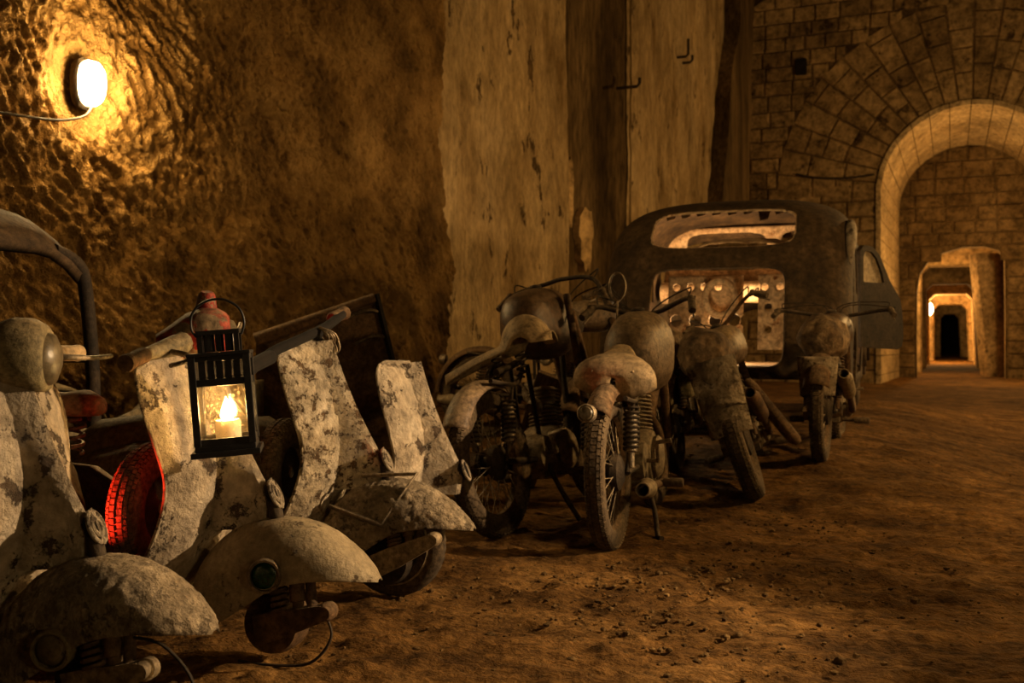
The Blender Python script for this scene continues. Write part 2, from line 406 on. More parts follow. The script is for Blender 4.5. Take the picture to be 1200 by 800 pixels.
strip_wall('wall_left_recess', [(-6.5, 13.2), (-6.3, 16.2), (-5.75, 17.6), (-5.25, 18.1)], 11, MT['recess'], .10, 'streaked recess, darkened for shade, between the pier and the far wall')
strip_wall('wall_left_far', [(-5.3, 18.0), (-5.2, 18.3), (-5.22, 24.4), (-5.28, 31.0)], 12, MT['pillar'], .12, 'tall pale tuff wall behind the car', .09)
# a buttress that leans against the far wall
b = MB()
secs = []
for i in range(30):
    z = -.3 + i * .42; t = i / 29
    y0, y1 = 22.4 + 5.4 * t, 27.2 + 2.4 * t; xo = -4.80 - .1 * t
    secs.append([Vector((-5.7, y0, z)), Vector((xo + .10 * float(pn(z * .7, 3)), y0 + .5 * float(pn(z * .5, 1)), z)), Vector((xo + .08 * float(pn(z * .9, 8)), y1 - .2, z)), Vector((-5.7, y1, z))])
b.loft(secs)
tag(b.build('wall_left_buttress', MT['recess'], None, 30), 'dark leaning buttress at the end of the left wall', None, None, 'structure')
# pale slabs standing in for light thrown through the car windows
wr_ = bpy.data.objects['wall_left_recess']
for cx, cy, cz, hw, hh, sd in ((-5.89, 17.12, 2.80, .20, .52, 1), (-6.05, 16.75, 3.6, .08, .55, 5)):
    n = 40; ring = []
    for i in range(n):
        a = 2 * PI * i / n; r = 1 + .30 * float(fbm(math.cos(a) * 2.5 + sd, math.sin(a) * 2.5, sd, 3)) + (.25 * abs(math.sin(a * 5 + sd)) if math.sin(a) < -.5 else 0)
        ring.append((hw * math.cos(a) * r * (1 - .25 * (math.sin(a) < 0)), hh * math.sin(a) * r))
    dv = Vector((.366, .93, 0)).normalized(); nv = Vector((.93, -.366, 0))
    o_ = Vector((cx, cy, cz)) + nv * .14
    MB().loft([[o_ + dv * p[0] + Vector((0, 0, p[1])) - nv * .15 for p in ring], [o_ + dv * p[0] + Vector((0, 0, p[1])) for p in ring]]).build('painted_light_patch', MT['paleplaster'], wr_, 30)
# right side and roof of the tunnel (beside and above the view)
strip_wall('wall_right', [(5.0, -4), (4.6, 6), (4.7, 16), (4.6, 30.2)], 9, MT['low_bounce'], .2, 'tuff wall on the right side of the tunnel', .25)
def vault():
    co = []; nu, nv = 30, 60
    for j in range(nv):
        y = -4 + 35 * j / (nv - 1)
        for i in range(nu):
            a = PI * i / (nu - 1); co.append((-.35 + 6.3 * math.cos(a), y, 8.2 + 3.6 * math.sin(a)))
    co = np.array(co); co[:, 2] += .2 * fbm(co[:, 0] * .5, co[:, 1] * .5, 0, 3)
    tag(np_mesh('ceiling', co, nu, nv, MT['low_bounce']), 'rough tuff vault over the tunnel', None, None, 'structure')
vault()
tag(MB().grid(lambda u, v: (-6.3 + 12 * u, -4, -.5 + 13 * v), 2, 2).build('wall_rear', MT['low_bounce'], None, 0), 'tuff wall behind the viewer', None, None, 'structure')

# ---- wall with the great arch at the end of the hall
WB, AC, AR, ASP = 30.0, .70, 2.28, 5.02         # plane, arch centre x, radius, springing height
W2, AR2, ASP2, AC2 = 35.6, 2.03, 5.15, .72
def arch_pt(s, r, cx, sp, zb=-.5):
    """s 0..1 along left jamb, arch, right jamb"""
    h = sp - zb; L = 2 * h + PI * r; q = s * L
    if q < h: return cx - r, zb + q
    if q > L - h: return cx + r, zb + (L - q)
    a = PI - (q - h) / r
    return cx + r * math.cos(a), sp + r * math.sin(a)
def wall_with_opening(name, y, x0, x1, z1, opening, m, label, thick=.3):
    """solid wall in the XZ plane with an opening outline (list of x,z from left foot to right foot)"""
    mb = MB()
    out = [(x0, -.5)]; n = len(opening)
    # match each opening point with a point on the outer rectangle
    def outer(t):
        L = 2 * (z1 + .5) + (x1 - x0); q = t * L
        if q < z1 + .5: return (x0, -.5 + q)
        if q < z1 + .5 + x1 - x0: return (x0 + q - z1 - .5, z1)
        return (x1, z1 - (q - (z1 + .5 + x1 - x0)))
    A = [Vector((p[0], y, p[1])) for p in opening]; B = [Vector((*((lambda o: (o[0],))(outer(i / (n - 1)))), y, outer(i / (n - 1))[1])) for i in range(n)]
    mb.loft([A, B], False, False)
    A2 = [p + Vector((0, thick, 0)) for p in A]
    mb.loft([A2, A], False, False)
    o = mb.build(name, m, None, 20)
    return tag(o, label, None, None, 'structure')
wb = wall_with_opening('wall_back', WB + .12, -6.2, 6.5, 12.5, [arch_pt(i / 60, AR + .10, AC, ASP) for i in range(61)], MT['mortar'], 'tall wall of tuff blocks pierced by the great arch')
rnd = random.Random(3)
def block(parent, pts, y, depth, m, jit=.03):
    """a stone with four corners (x,z), its face proud of the wall plane by a small random amount"""
    f = y - rnd.uniform(0, jit)
    c = Vector((sum(p[0] for p in pts) / len(pts), sum(p[1] for p in pts) / len(pts)))
    n = len(pts); g = .055
    vs = []
    for p in pts: vs.append((p[0], y + depth, p[1]))
    for p in pts: vs.append((p[0], f + .045, p[1]))
    for p in pts:
        d = c - Vector(p); L = d.length; q = Vector(p) + d / L * min(g, L * .3)
        vs.append((q[0], f + rnd.uniform(-.012, .012), q[1]))
    fs = [tuple(range(2 * n, 3 * n))]
    for k in (0, n):
        for i in range(n): j = (i + 1) % n; fs.append((k + i, k + j, k + n + j, k + n + i))
    return MB().add(vs, fs).build('stone_block', m, parent, 0)
RO = 5.15
n_blocks = 0
z = -.25
while z < 10.6:
    hgt = rnd.choice((.40, .44, .48))
    zm = z + hgt / 2
    x = -5.15 - rnd.uniform(0, .4)
    # right limit of the coursed stones in this row: the jamb, or the fan of relieving stones
    if zm < ASP + .1: lim = AC - AR - .15
    else:
        dz = zm - ASP; lim = AC - math.sqrt(max(RO * RO - dz * dz, 0)) if dz < RO else None
    spans = []
    if lim is None: spans = [(x, 3.2)]
    else:
        spans = [(x, lim)]
        if zm < ASP: pass
    for a, e in spans:
        while a < e - .05:
            w = rnd.uniform(.48, .85); w = min(w, e - a)
            if e - (a + w) < .25: w = e - a
            block(wb, [(a + .012, z + .012), (a + w - .012, z + .012), (a + w - .012, z + hgt - .012), (a + .012, z + hgt - .012)], WB + .08, .06, MT['stone'] if rnd.random() < .6 else MT['stone_b'], .035)
            n_blocks += 1; a += w
    z += hgt
# fan of relieving stones round the arch
na = 17
for i in range(na):
    a0, a1 = PI - PI * i / na * .78, PI - PI * (i + 1) / na * .78
    cuts = [AR + .16]
    while cuts[-1] < RO - .25: cuts.append(min(cuts[-1] + rnd.uniform(.45, 1.0), RO))
    if RO - cuts[-1] > .02: cuts[-1] = RO
    for r0, r1 in zip(cuts, cuts[1:]):
        g = .012
        pts = [(AC + r * math.cos(a), ASP + r * math.sin(a)) for r, a in ((r0 + g, a0 - g / r0), (r1 - g, a0 - g / r1), (r1 - g, a1 + g / r1), (r0 + g, a1 + g / r0))]
        block(wb, pts, WB + .08, .06, MT['stone'] if rnd.random() < .7 else MT['stone_b'], .035); n_blocks += 1
# lining stones of the arch passage
vs_n = 34
for i in range(vs_n):
    s0, s1 = i / vs_n, (i + 1) / vs_n
    cut = rnd.uniform(.3, .7) if i % 2 else 1.0
    for q0, q1 in ((0, cut), (cut, 1.0)):
        if q1 - q0 < .01: continue
        mb = MB(); secs = []
        sub = 4
        for k in range(sub + 1):
            s = s0 + (s1 - s0) * (.02 + .96 * k / sub)
            r0 = []
            off = rnd.uniform(-.008, .008)
            for (q, e) in ((q0 + .004, 0), (q1 - .004, 0), (q1 - .004, .13), (q0 + .004, .13)):
                rr = AR + (AR2 - AR) * q; sp = ASP + (ASP2 - ASP) * q; cx = AC + (AC2 - AC) * q
                x, zz = arch_pt(s, rr + e + off, cx, sp)
                xx, z0 = arch_pt(s, rr + off, cx, sp)
                if e:   # push outward along the local normal
                    if zz <= sp: zz = z0; x = xx + (-e if s < .5 else e)
                r0.append(Vector((x, WB - .04 + (W2 - WB) * q, zz)))
            secs.append(r0)
        mb.loft(secs)
        mb.build('voussoir', MT['ring'], wb, 30)
# inner wall with the low doorway
door_o = [(-.78, -.6), (-.80, 1.0), (-.78, 2.6), (-.70, 3.15), (-.45, 3.55), (0, 3.82), (.6, 3.98), (1.2, 3.98), (1.62, 3.85), (1.80, 3.6), (1.82, 2.0), (1.82, -.6)]
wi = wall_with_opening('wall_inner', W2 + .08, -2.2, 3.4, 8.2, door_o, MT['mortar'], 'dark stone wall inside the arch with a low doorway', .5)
MB().loft([[Vector((x + .012 * (1 if x < .5 else -1), yy, zz - .012)) for x, zz in door_o] for yy in (W2 + .02, W2 + .3, W2 + .62)], False, False).build('painted_lit_reveal', MT['ring'], wi, 30)  # pale lining that paints the lit edge of the doorway
z = -.3
while z < 7.0:
    hgt = rnd.choice((.40, .46, .52)); a = -1.45 - rnd.uniform(0, .3)
    def hole(zz):
        if zz > 4.0: return None
        xs = [p for p in door_o]
        l = [p for p in door_o[:7]]; lx = min((abs(p[1] - zz), p[0]) for p in door_o[:6])[1]; rx = min((abs(p[1] - zz), p[0]) for p in door_o[6:])[1]
        return lx, rx
    hh = hole(z + hgt * .5)
    spans = [(a, 2.9)] if hh is None else [(a, hh[0] - .03), (hh[1] + .03, 2.9)]
    for s, e in spans:
        while s < e - .05:
            w = rnd.uniform(.5, .95); w = min(w, e - s)
            if e - (s + w) < .25: w = e - s
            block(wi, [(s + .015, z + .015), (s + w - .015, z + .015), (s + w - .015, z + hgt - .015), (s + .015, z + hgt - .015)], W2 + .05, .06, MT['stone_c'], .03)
            s += w
    z += hgt
# the corridor beyond: floor, walls and a row of transverse frames
mb = MB(); mb.grid(lambda u, v: (-2.5 + 6 * u, 35.5 + 60 * v, -.22 + .25 * v), 8, 40)
tag(mb.build('floor_corridor', MT['dirt']), 'dirt floor of the corridor beyond the doorway', None, None, 'structure')
mb = MB()
mb.grid(lambda u, v: (-1.15 + .4 * u + .1 * math.sin(9 * u), 36.2 + 52 * u, -.4 + 5.4 * v), 40, 4)
tag(mb.build('wall_corridor_left', MT['paleplaster']), 'pale left wall of the far corridor', None, None, 'structure')
mb = MB()
mb.grid(lambda u, v: (2.15 - .35 * u + .08 * math.sin(11 * u), 36.2 + 52 * u, -.4 + 5.4 * v), 40, 4)
tag(mb.build('wall_corridor_right', MT['paleplaster']), 'pale right wall of the far corridor', None, None, 'structure')
mb = MB()
mb.grid(lambda u, v: (-1.6 + 4.2 * u, 36.2 + 52 * v, 4.3 + .06 * math.sin(20 * v)), 4, 30)
tag(mb.build('ceiling_corridor', MT['paleplaster']), 'flat plastered roof of the far corridor', None, None, 'structure')
FR = [(41.0, -.72, 1.25, 3.75), (47.0, -.66, 1.20, 3.40), (54, -.60, 1.28, 3.25), (62, -.45, 1.20, 3.0), (74, -.12, .95, 2.75)]
for k, (y, xl, xr, zt) in enumerate(FR):
    mb = MB(); secs = []
    for yy in (y, y + .15, y + 1.1, y + 1.25):
        e = .06 if yy in (y, y + 1.25) else 0
        secs.append([Vector((x, yy, zz)) for x, zz in ((-1.5, -.4), (xl - e, -.4), (xl - e, zt - .25), (xl + .25, zt + e), (xr - .25, zt + e), (xr + e, zt - .25), (xr + e + .12 * 1, -.4), (2.6, -.4), (2.6, 4.5), (-1.5, 4.5))])
    mb.loft(secs)
    tag(mb.build('wall_corridor_frame', MT['paleplaster'], None, 20), ['nearest', 'second', 'third', 'fourth', 'farthest'][k] + ' cross wall framing the far corridor', None, None, 'structure')
mb = MB(); secs = []
for i in range(8):       # leaning pillar against the corridor's right side
    t = i / 7; z = -.4 + 4.3 * t; w = .34 - .05 * t
    x = 1.52 - .42 * t
    secs.append([Vector((x + w * math.cos(q) * (1 if math.cos(q) < 0 else 2.6), 38.2 + .8 * math.sin(q), z)) for q in (2 * PI * k / 10 for k in range(10))])
mb.loft(secs)
tag(mb.build('wall_corridor_pillar', MT['stone'], None, 60), 'leaning tuff pillar at the right of the far corridor', None, None, 'structure')
tag(MB().grid(lambda u, v: (-1.6 + 4.2 * u, 88, -.5 + 5 * v), 2, 2).build('painted_dark_corridor_end', MT['black']), 'black sheet standing in for the darkness at the end of the far corridor', None, None, 'structure')  # black sheet painting the darkness of the far opening

# ---- lamps of the place, and unseen ones added for light
def bulkhead(loc, normal_z_rot, label, watts, colour, r, emis=None, lit=None):
    e = empty('bulkhead_lamp', loc, (0, 0, normal_z_rot))
    sec = lambda k, x: [Vector((x, .085 * k * math.copysign(abs(math.cos(q)) ** .8, math.cos(q)), .15 * k * math.copysign(abs(math.sin(q)) ** .8, math.sin(q)))) for q in (2 * PI * i / 32 for i in range(32))]
    MB().loft([sec(1.12, -.02), sec(1.15, .02), sec(1.02, .04)]).build('base_plate', MT['dark'], e)
    MB().loft([sec(.96, .04), sec(1.0, .07), sec(.93, .11), sec(.72, .14), sec(.3, .152), sec(.02, .154)]).build('glass_globe', emis or MT['bulb'], e, 60)
    if watts: point('lamp_light', (.34, 0, 0), watts, colour, r, e)
    return tag(e, label, 'lamp', 'bulkhead lamps')
lp = P(108, 93, 6.86)
LW = Vector((-5.30, lp.y, lp.z))
WALL_LAMP = bulkhead((-5.26, 5.16, lp.z - .05), 0, 'lit oval bulkhead lamp on the rough rock wall', 38, WARM, .05)
path = smoothpath([(-5.20, 5.17, lp.z - .21), (-5.17, 5.10, lp.z - .27), (-5.13, 4.96, lp.z - .33), (-5.10, 4.78, lp.z - .375), (-5.08, 4.58, lp.z - .40), (-5.08, 4.18, lp.z - .43)])
tag(MB().tube(path, .008, 6).build('lamp_cable', MT['cable']), 'thin dark cable running from the lamp along the rock', 'cable')
for n, loc, w, c, r in ADDED_LAMPS:
    xw = loc[0] + .4 if n == 'key' else 4.55
    e = bulkhead((xw, loc[1], loc[2]), PI, {'key': 'added unseen lamp on a wooden post at the right of the motorcycles', 'near': 'added unseen fill lamp on the right wall behind the viewer', 'middle': 'added unseen lamp on the right wall beyond the car', 'deep': 'added unseen lamp on the right wall near the arch'}[n], 0, c, r, MT['bulb'])
    point('lamp_light', (xw - loc[0], 0, 0), w, c, r, e)
    if n == 'key': MB().box((-.09, 0, -.9), (.12, .12, 3.4)).build('post', MT['wood'], e, 0)
SV = (Vector(SPOT_TO) - Vector(SPOT_AT)).normalized()
e = empty('added_spot_lamp', SPOT_AT)  # added unseen spot that gives the scooters their pale light
MB().lathe([(.03, -.10), (.05, -.08), (.06, -.02), (.11, .06), (.105, .06), (.055, -.01)], (0, 0, 0), SV, 20, False).build('added_spot_shade', MT['dark'], e)
MB().ball(SV * -.01, .03, 10, 7).build('bulb', MT['bulb'], e)
MB().tube([SV * -.08, SV * -.16, SV * -.16 - Vector((0, 0, 1.6))], .014, 8).build('stand_pole', MT['dark'], e)
for q in (0.3, 2.4, 4.5): MB().tube([SV * -.16 - Vector((0, 0, 1.35)), SV * -.16 + Vector((.35 * math.cos(q), .35 * math.sin(q), -SPOT_AT[2] + .10))], .011, 6).build('stand_leg', MT['dark'], e)
sl = bpy.data.lights.new('lamp_light', 'SPOT'); sl.energy = SPOT_W; sl.color = PALE; sl.spot_size = math.radians(SPOT_DEG); sl.spot_blend = .45; sl.shadow_soft_size = .035
so = bpy.data.objects.new('lamp_light', sl); COL.objects.link(so); so.parent = e; so.location = SV * .10; so.rotation_euler = SV.to_track_quat('-Z', 'Y').to_euler()
tag(e, 'added unseen spot lamp on a tripod stand turned towards the scooters', 'lamp')
# bulb in the corridor
fl = P(1088, 362, 52)
e = empty('corridor_lamp', fl)
MB().ball((0, 0, 0), (.22, .22, .34), 12, 8).build('bulb', MT['bulb_far'], e)
MB().tube([(0, 0, .3), (-.05, .02, .9)], .03, 6).build('lamp_holder', MT['dark'], e)
point('lamp_light', (.35, -.5, 0), 800, WARM, .1, e)
tag(e, 'bright bare bulb glowing on the left of the far corridor', 'lamp')
e = empty('passage_lamp', (AC + 1.95, 31.3, 3.2))
MB().ball((0, 0, 0), .09, 12, 8).build('bulb', MT['bulb'], e)
MB().tube([(0.02, 0, .05), (.14, 0, .16)], .02, 6).build('lamp_holder', MT['dark'], e)
point('lamp_light', (-.35, -.2, 0), 400, WARM, .1, e)
tag(e, 'bare bulb inside the great arch on its right jamb', 'lamp')
for yy, ww in ((38.6, 260), (58, 420)):  # extra bulbs added out of sight to brighten the corridor
    e = empty('corridor_lamp', (-1.0 if yy < 50 else -.85, yy, 2.6))  # added bulb, out of sight
    MB().ball((0, 0, 0), .06, 10, 7).build('bulb', MT['bulb'], e)
    MB().tube([(0, 0, .05), (-.2, 0, .12)], .015, 6).build('lamp_holder', MT['dark'], e)
    point('lamp_light', (.3, 0, 0), ww, WARM, .1, e)
    tag(e, 'added hidden bulb %s the left jamb of the corridor' % ('just behind' if yy < 50 else 'farther behind'), 'lamp')
# iron hooks and dark holes in the far walls
def hole(name, px, py, d, w, h, label, x=None):
    c = P(px, py, d)
    o = MB().box((0, 0, 0), (w, .12, h)).build(name, MT['black'], None, 0, bevel=.02); o.location = c
    return tag(o, label, 'hole')
o = MB().box((0, 0, 0), (.32, .2, .46)).build('painted_putlog_hole', MT['black'], None, 0, bevel=.04)  # black box painting the dark inside of a hole
o.location = (-3.72, WB + .02, P(930, 76, 28.9).z); o.parent = wb
k = 0
for px, py, d, ln in ((806, 66, 21.6, .32), (818, 72, 21.9, .10), (738, 102, 18.2, .10)):
    c = P(px, py, d); c.x = -5.12
    e = MB().tube([(-.25, 0, 0), (.12, 0, 0), (.17, 0, .05), (.17, 0, .05 + ln)], .03, 6).build('iron_bracket', MT['dark']); e.location = c
    tag(e, ['upright iron bracket high on the pale far wall', 'iron bracket just right of another on the far wall', 'iron bracket by the edge of the dark recess'][k], 'bracket', 'iron wall brackets'); k += 1
zc = P(1000, 200, 28).z
tag(MB().tube(smoothpath([(-3.85, WB - .02, zc + .1), (-3.3, WB - .03, zc - .05), (-2.4, WB - .02, zc - .1), (-1.75, WB - .03, zc - .05)]), .03, 6).build('wall_cable', MT['cable']), 'dark cable strung across the block wall to the arch', 'cable')
# ------------------------------------------------------------------ scooters
def ring_tyre(mb, c, R, a, b, axis='y', seg=72, tread=.004):
    """tyre with a block tread; c centre, R outer radius, a half width, b half height of the section"""
    n = 18; secs = []
    for i in range(seg):
        th = 2 * PI * i / seg; s = []
        for k in range(n):
            ph = 2 * PI * k / n; cs = math.cos(ph)
            r = R - b + b * math.copysign(abs(cs) ** .8, cs); w = a * math.copysign(abs(math.sin(ph)) ** .7, math.sin(ph))
            if cs > .35 and (i + (k % 2)) % 2 and tread: r -= tread
            if axis == 'y': s.append(Vector(c) + Vector((r * math.cos(th), w, r * math.sin(th))))
            else: s.append(Vector(c) + Vector((w, r * math.cos(th), r * math.sin(th))))
        secs.append(s)
    secs.append(secs[0]); return mb.loft(secs, True, False)
def tread_blocks(mb, c, R, a, b, axis, rows=5, n=60, h=.004):
    for i in range(n):
        for k in range(rows):
            ph0 = -.95 + 1.9 * (k + .10) / rows; ph1 = -.95 + 1.9 * (k + .90) / rows; t0 = 2 * PI * (i + .5 * (k % 2) + .08) / n; t1 = t0 + 2 * PI * .80 / n
            vs = []
            for e in (-.002, h):
                for th, ph in ((t0, ph0), (t1, ph0), (t1, ph1), (t0, ph1)):
                    r = R - b + b * math.cos(ph) ** .8 + e; w = (a + e) * math.copysign(abs(math.sin(ph)) ** .7, ph)
                    p = (r * math.cos(th), w, r * math.sin(th)) if axis == 'y' else (w, r * math.cos(th), r * math.sin(th))
                    vs.append(Vector(c) + Vector(p))
            mb.add(vs, [(4, 5, 6, 7), (0, 1, 5, 4), (1, 2, 6, 5), (2, 3, 7, 6), (3, 0, 4, 7)])
    return mb
def shell(tab, nu=40, nv=22, sharp=.8, top=.9):
    def fn(u, v):
        x, zt, zb, w = interp(tab, u); t = (2 * v - 1) * PI / 2
        return (x, w * math.copysign(abs(math.sin(t)) ** sharp, t), zb + (zt - zb) * max(math.cos(t), 0) ** top)
    return MB().grid(fn, nu, nv)
GUARD = [(0, -.285, .24, .105, .10), (.12, -.25, .325, .11, .125), (.28, -.17, .40, .14, .138), (.45, -.07, .437, .20, .142), (.6, .03, .44, .262, .14),
         (.73, .12, .415, .282, .128), (.85, .20, .365, .284, .105), (.94, .26, .315, .278, .066), (1, .30, .275, .268, .014)]
SHIELD = [(0, -.375, .205, .25), (.10, -.315, .25, .25), (.28, -.240, .40, .222), (.45, -.212, .55, .205), (.6, -.232, .68, .228), (.76, -.268, .81, .245), (.89, -.302, .905, .215), (.96, -.318, .945, .16), (1, -.324, .96, .085)]
def scooter(loc, head, label, o):
    e = empty('scooter', loc, o.get('rot', (0, 0, 0))[:2] + (head,), o.get('scale', 1.0))
    paint, guardp = o['paint'], o.get('guard_paint', o['paint'])
    # leg shield
    def fs(u, v):
        x, z, w = interp(SHIELD, v); q = 2 * u - 1
        return (x - .055 * q * q - .02 * q ** 4, w * q, z)
    sh = MB().grid(fs, 61, 101).roughen(o.get('shield_rough', .003), 22, 4, thr=o.get('thr', .16)).build('leg_shield', paint, e, 60, solid=.006)
    edge = [fs(0, v / 30) for v in range(31)] + [fs(u / 12, 1) for u in range(1, 12)] + [fs(1, 1 - v / 30) for v in range(31)]
    MB().tube(edge, .0075, 6).build('edge_bead', o.get('bead', paint), sh, 60)
    # steering spine with horn grille
    secs = []
    for i in range(19):
        t = i / 18; z = .400 + (.955 - .400) * t
        tt = max(0, (z - .50) / .455); xr = -.050 - .215 * tt - .018 * math.sin(tt * PI)
        if z < .50: xr = -.050 - .12 * (.50 - z)
        xb = interp([(r[2], r[1]) for r in SHIELD], z)[0] - .01; w = .036 - .008 * math.sin(tt * PI) + .006 * tt
        secs.append([Vector((xb, w * 1.5, z)), Vector((xb + (xr - xb) * .45, w * .95, z + .006)), Vector((xr - .014, w * .55, z + .010)), Vector((xr, 0, z + .012)),
                     Vector((xr - .014, -w * .55, z + .010)), Vector((xb + (xr - xb) * .45, -w * .95, z + .006)), Vector((xb, -w * 1.5, z))])
    sp = MB().loft(secs).build('steering_spine', paint, e, 38)
    hm = MB(); hc = Vector((-.040, 0, .515)); tl = Vector((-.42, 0, .90)).normalized(); nn = Vector((.9, 0, .42)).normalized()
    oval = lambda k, off=0: [hc + nn * off + tl * (-.042 * k * math.sin(q)) + Vector((0, .027 * k * math.cos(q), 0)) for q in (2 * PI * i / 24 for i in range(24))]
    hm.tube(oval(1), .007, 6, True)
    if not o.get('open_horn'):
        hm.tube(oval(.62, .004), .0045, 5, True)
        for s in (-1, 1): hm.tube([hc + nn * .004 + tl * (.04 * q) + Vector((0, s * .02 * math.cos(q * 2.2) ** 2, 0)) for q in (-1, -.6, -.2, .2, .6, 1)], .0045, 5)
        hm.tube([hc + nn * .004 - tl * .05, hc + nn * .006, hc + nn * .004 + tl * .05], .0045, 5)
    hm.build('horn_grille', o.get('grille', MT['cream']), sp, 60)
    hb = MB(); hb.loft([[hc + nn * -.02 + (p - hc) * .9 for p in oval(1)], [hc - nn * .004 + (p - hc) * .9 for p in oval(1)]]); hb.build('horn_well', MT['black'], sp)
    # front mudguard with its lamp, and the fork
    if o.get('guard', True):
        g = shell(GUARD, 110, 60).roughen(o.get('guard_rough', .002), o.get('guard_scale', 30), 4).build('mudguard', guardp, e, 60, solid=.006)
        if o.get('lens'):
            lx, lz = o.get('lens_at', (.0, .298)); c = Vector((lx, -.135, lz)); ax = Vector((.22, -.97, .0))
            MB().lathe([(.034, -.06), (.050, -.02), (.052, .012), (.048, .022), (.042, .022), (.041, .012)], c, ax, 28, False).build('lamp_rim', o.get('rim', MT['steel']), g)
            MB().lathe([(.042, .006), (.035, .013), (.018, .017), (.001, .018)], c, ax, 24).build('lamp_lens', o['lens'], g, 60)
            MB().ball(c + Vector((-.075, .012, .0)), (.016, .012, .016), 10, 7).build('lamp_bolt', guardp, g)
    hz = o.get('axle', .20)
    front = o.get('front', True)
    if front:
        fk = MB(); fk.tube([(-.05, .0, .50), (-.02, -.01, .40), (.02, -.045, .34), (.05, -.07, .32)], .022, 10); fk.build('fork', MT['dark'], e)
        ax = Vector((-.02, -.105, hz)); tip = Vector((.185, -.125, hz + o.get('link_rise', .065)))
        lk = MB()
        d = (tip - ax); d.normalize(); up = Vector((0, 0, 1)); n2 = d.cross(up).normalized(); u2 = n2.cross(d)
        sec = lambda c, h, w: [c + u2 * h + n2 * w, c + u2 * h - n2 * w, c - u2 * h - n2 * w, c - u2 * h + n2 * w]
        lk.loft([sec(ax - d * .02, .042, .02), sec(ax + d * .06, .040, .024), sec(tip - d * .03, .026, .022), sec(tip, .022, .02)])
        lk.lathe([(.026, -.03), (.028, 0), (.02, .02)], tip, (0, -1, 0), 14); lk.lathe([(.034, -.03), (.036, .0), (.026, .02)], ax, (0, -1, 0), 16)
        lk.build('swing_link', o.get('link', MT['rust']), e, 40)
        top = Vector((.07, -.095, .300)); bot = ax.lerp(tip, .55)
        MB().coil(bot + Vector((-.055, 0, .01)), top + Vector((-.055, 0, .02)), .023, .006, 8).build('suspension_spring', MT['rust'], e, 60)
        MB().lathe([(.017, 0), (.017, .05), (.023, .052), (.023, .115), (.018, .13)], bot + Vector((.005, 0, 0)), top - bot, 14).build('damper', MT['rust'], e, 40)
        MB().tube([bot.lerp(tip, .55), top + Vector((.04, .02, .0))], .016, 10).build('brake_stay', MT['rust'], e, 40)
        MB().lathe([(.02, -.05), (.085, -.045), (.092, -.02), (.092, .04), (.07, .05), (.02, .055)], (-.02, -.03, hz), (0, 1, 0), 28).build('brake_drum', o.get('drum', MT['dark']), e, 35)
    wire = o.get('wire')
    if wire: MB().tube(smoothpath([Vector(p) for p in wire]), .0045, 6).build('brake_cable', MT['cable'], e, 60)
    if o.get('wheel'):
        t = ring_tyre(MB(), (-.02, .03, .20), .20, .045, .05).build('front_tyre', MT['rubber'], e, 50)
        MB().lathe([(.145, -.05), (.152, -.045), (.150, -.038), (.12, -.03), (.09, -.02), (.02, -.02)], (-.02, .03, .20), (0, 1, 0), 32, False).build('rim', MT['alloy'], t, 40)
    # handlebars
    if o.get('bars') == 'cowl':
        st = o.get('steer', 0.0); R = Matrix.Translation((-.335, 0, o.get('bar_z', .985))) @ Matrix.Rotation(st, 4, 'Z') @ Matrix.Rotation(o.get('bar_tilt', 0), 4, 'X')
        hb = MB(); hb.m = R
        hb.tube([(-.06, -.36, -.0), (-.05, -.22, .0), (0, -.10, .005), (.01, 0, .01), (0, .10, .005), (-.05, .22, 0), (-.06, .36, 0)], [.017, .02, .034, .04, .034, .02, .017], 12)
        hbo = hb.build('handlebar', o.get('bar_paint', paint), e, 60)
        for s in (-1, 1):
            gm = MB(); gm.m = R; gm.lathe([(.020, 0), (.024, .004), (.0235, .10), (.026, .115), (.024, .125)], (-.055, s * .245, 0), (-.06, s, 0), 16); gm.build('grip', o.get('grip', MT['leather']), hbo, 40)
            lv = MB(); lv.m = R; lv.tube(smoothpath([(.0, s * .17, -.005), (.055, s * .20, -.01), (.075, s * .27, -.012), (.06, s * .36, -.008)]), [.009] * 10 + [.007] * 9, 7); lv.build('lever', MT['steel'], hbo, 60)
        R = R @ Matrix.Rotation(o.get('cowl_yaw', 0), 4, 'Z')
        cw = MB(); cw.m = R
        cw.loft([[Vector((x, w * math.copysign(abs(math.cos(q)) ** .7, math.cos(q)), zc + h * math.copysign(abs(math.sin(q)) ** .7, math.sin(q)))) for q in (2 * PI * i / 20 for i in range(20))]
                 for x, w, zc, h in ((-.10, .03, .0, .02), (-.06, .07, .0, .045), (-.01, .09, .005, .075), (.04, .096, .005, .094), (.085, .095, -.002, .098), (.112, .086, -.01, .090), (.122, .072, -.012, .078))])
        cw.build('headset_cowl', o.get('cowl_paint', paint), hbo, 50)
        ls = MB(); ls.m = R; ls.lathe([(.072, .0), (.066, .015), (.03, .03), (.002, .034)], (.120, 0, -.012), (1, 0, 0), 24); ls.build('headlamp_lens', MT['dimlens'], hbo, 60)
        if o.get('knob'):
            kb = MB(); kb.m = R; kb.lathe([(.032, 0), (.034, .03), (.026, .075), (.018, .085)], (.05, .05, .06), (0.1, -.1, 1), 16); kb.build('steering_nut', o['knob_paint'], hbo, 40)
    elif o.get('bars') == 'bare':
        R = Matrix.Translation((-.335, 0, .985)) @ Matrix.Rotation(o.get('steer', 0), 4, 'Z') @ Matrix.Rotation(o.get('bar_tilt', 0), 4, 'X')
        hb = MB(); hb.m = R; hb.tube(smoothpath([(-.03, -.52, -.03), (-.03, -.32, .0), (0, -.10, .01), (0, .10, .01), (-.02, .34, .02)], 4), .019, 12)
        hb.tube([(0, 0, .02), (.0, 0, -.06)], .03, 10)
        hbo = hb.build('handlebar', MT['black'], e, 60)
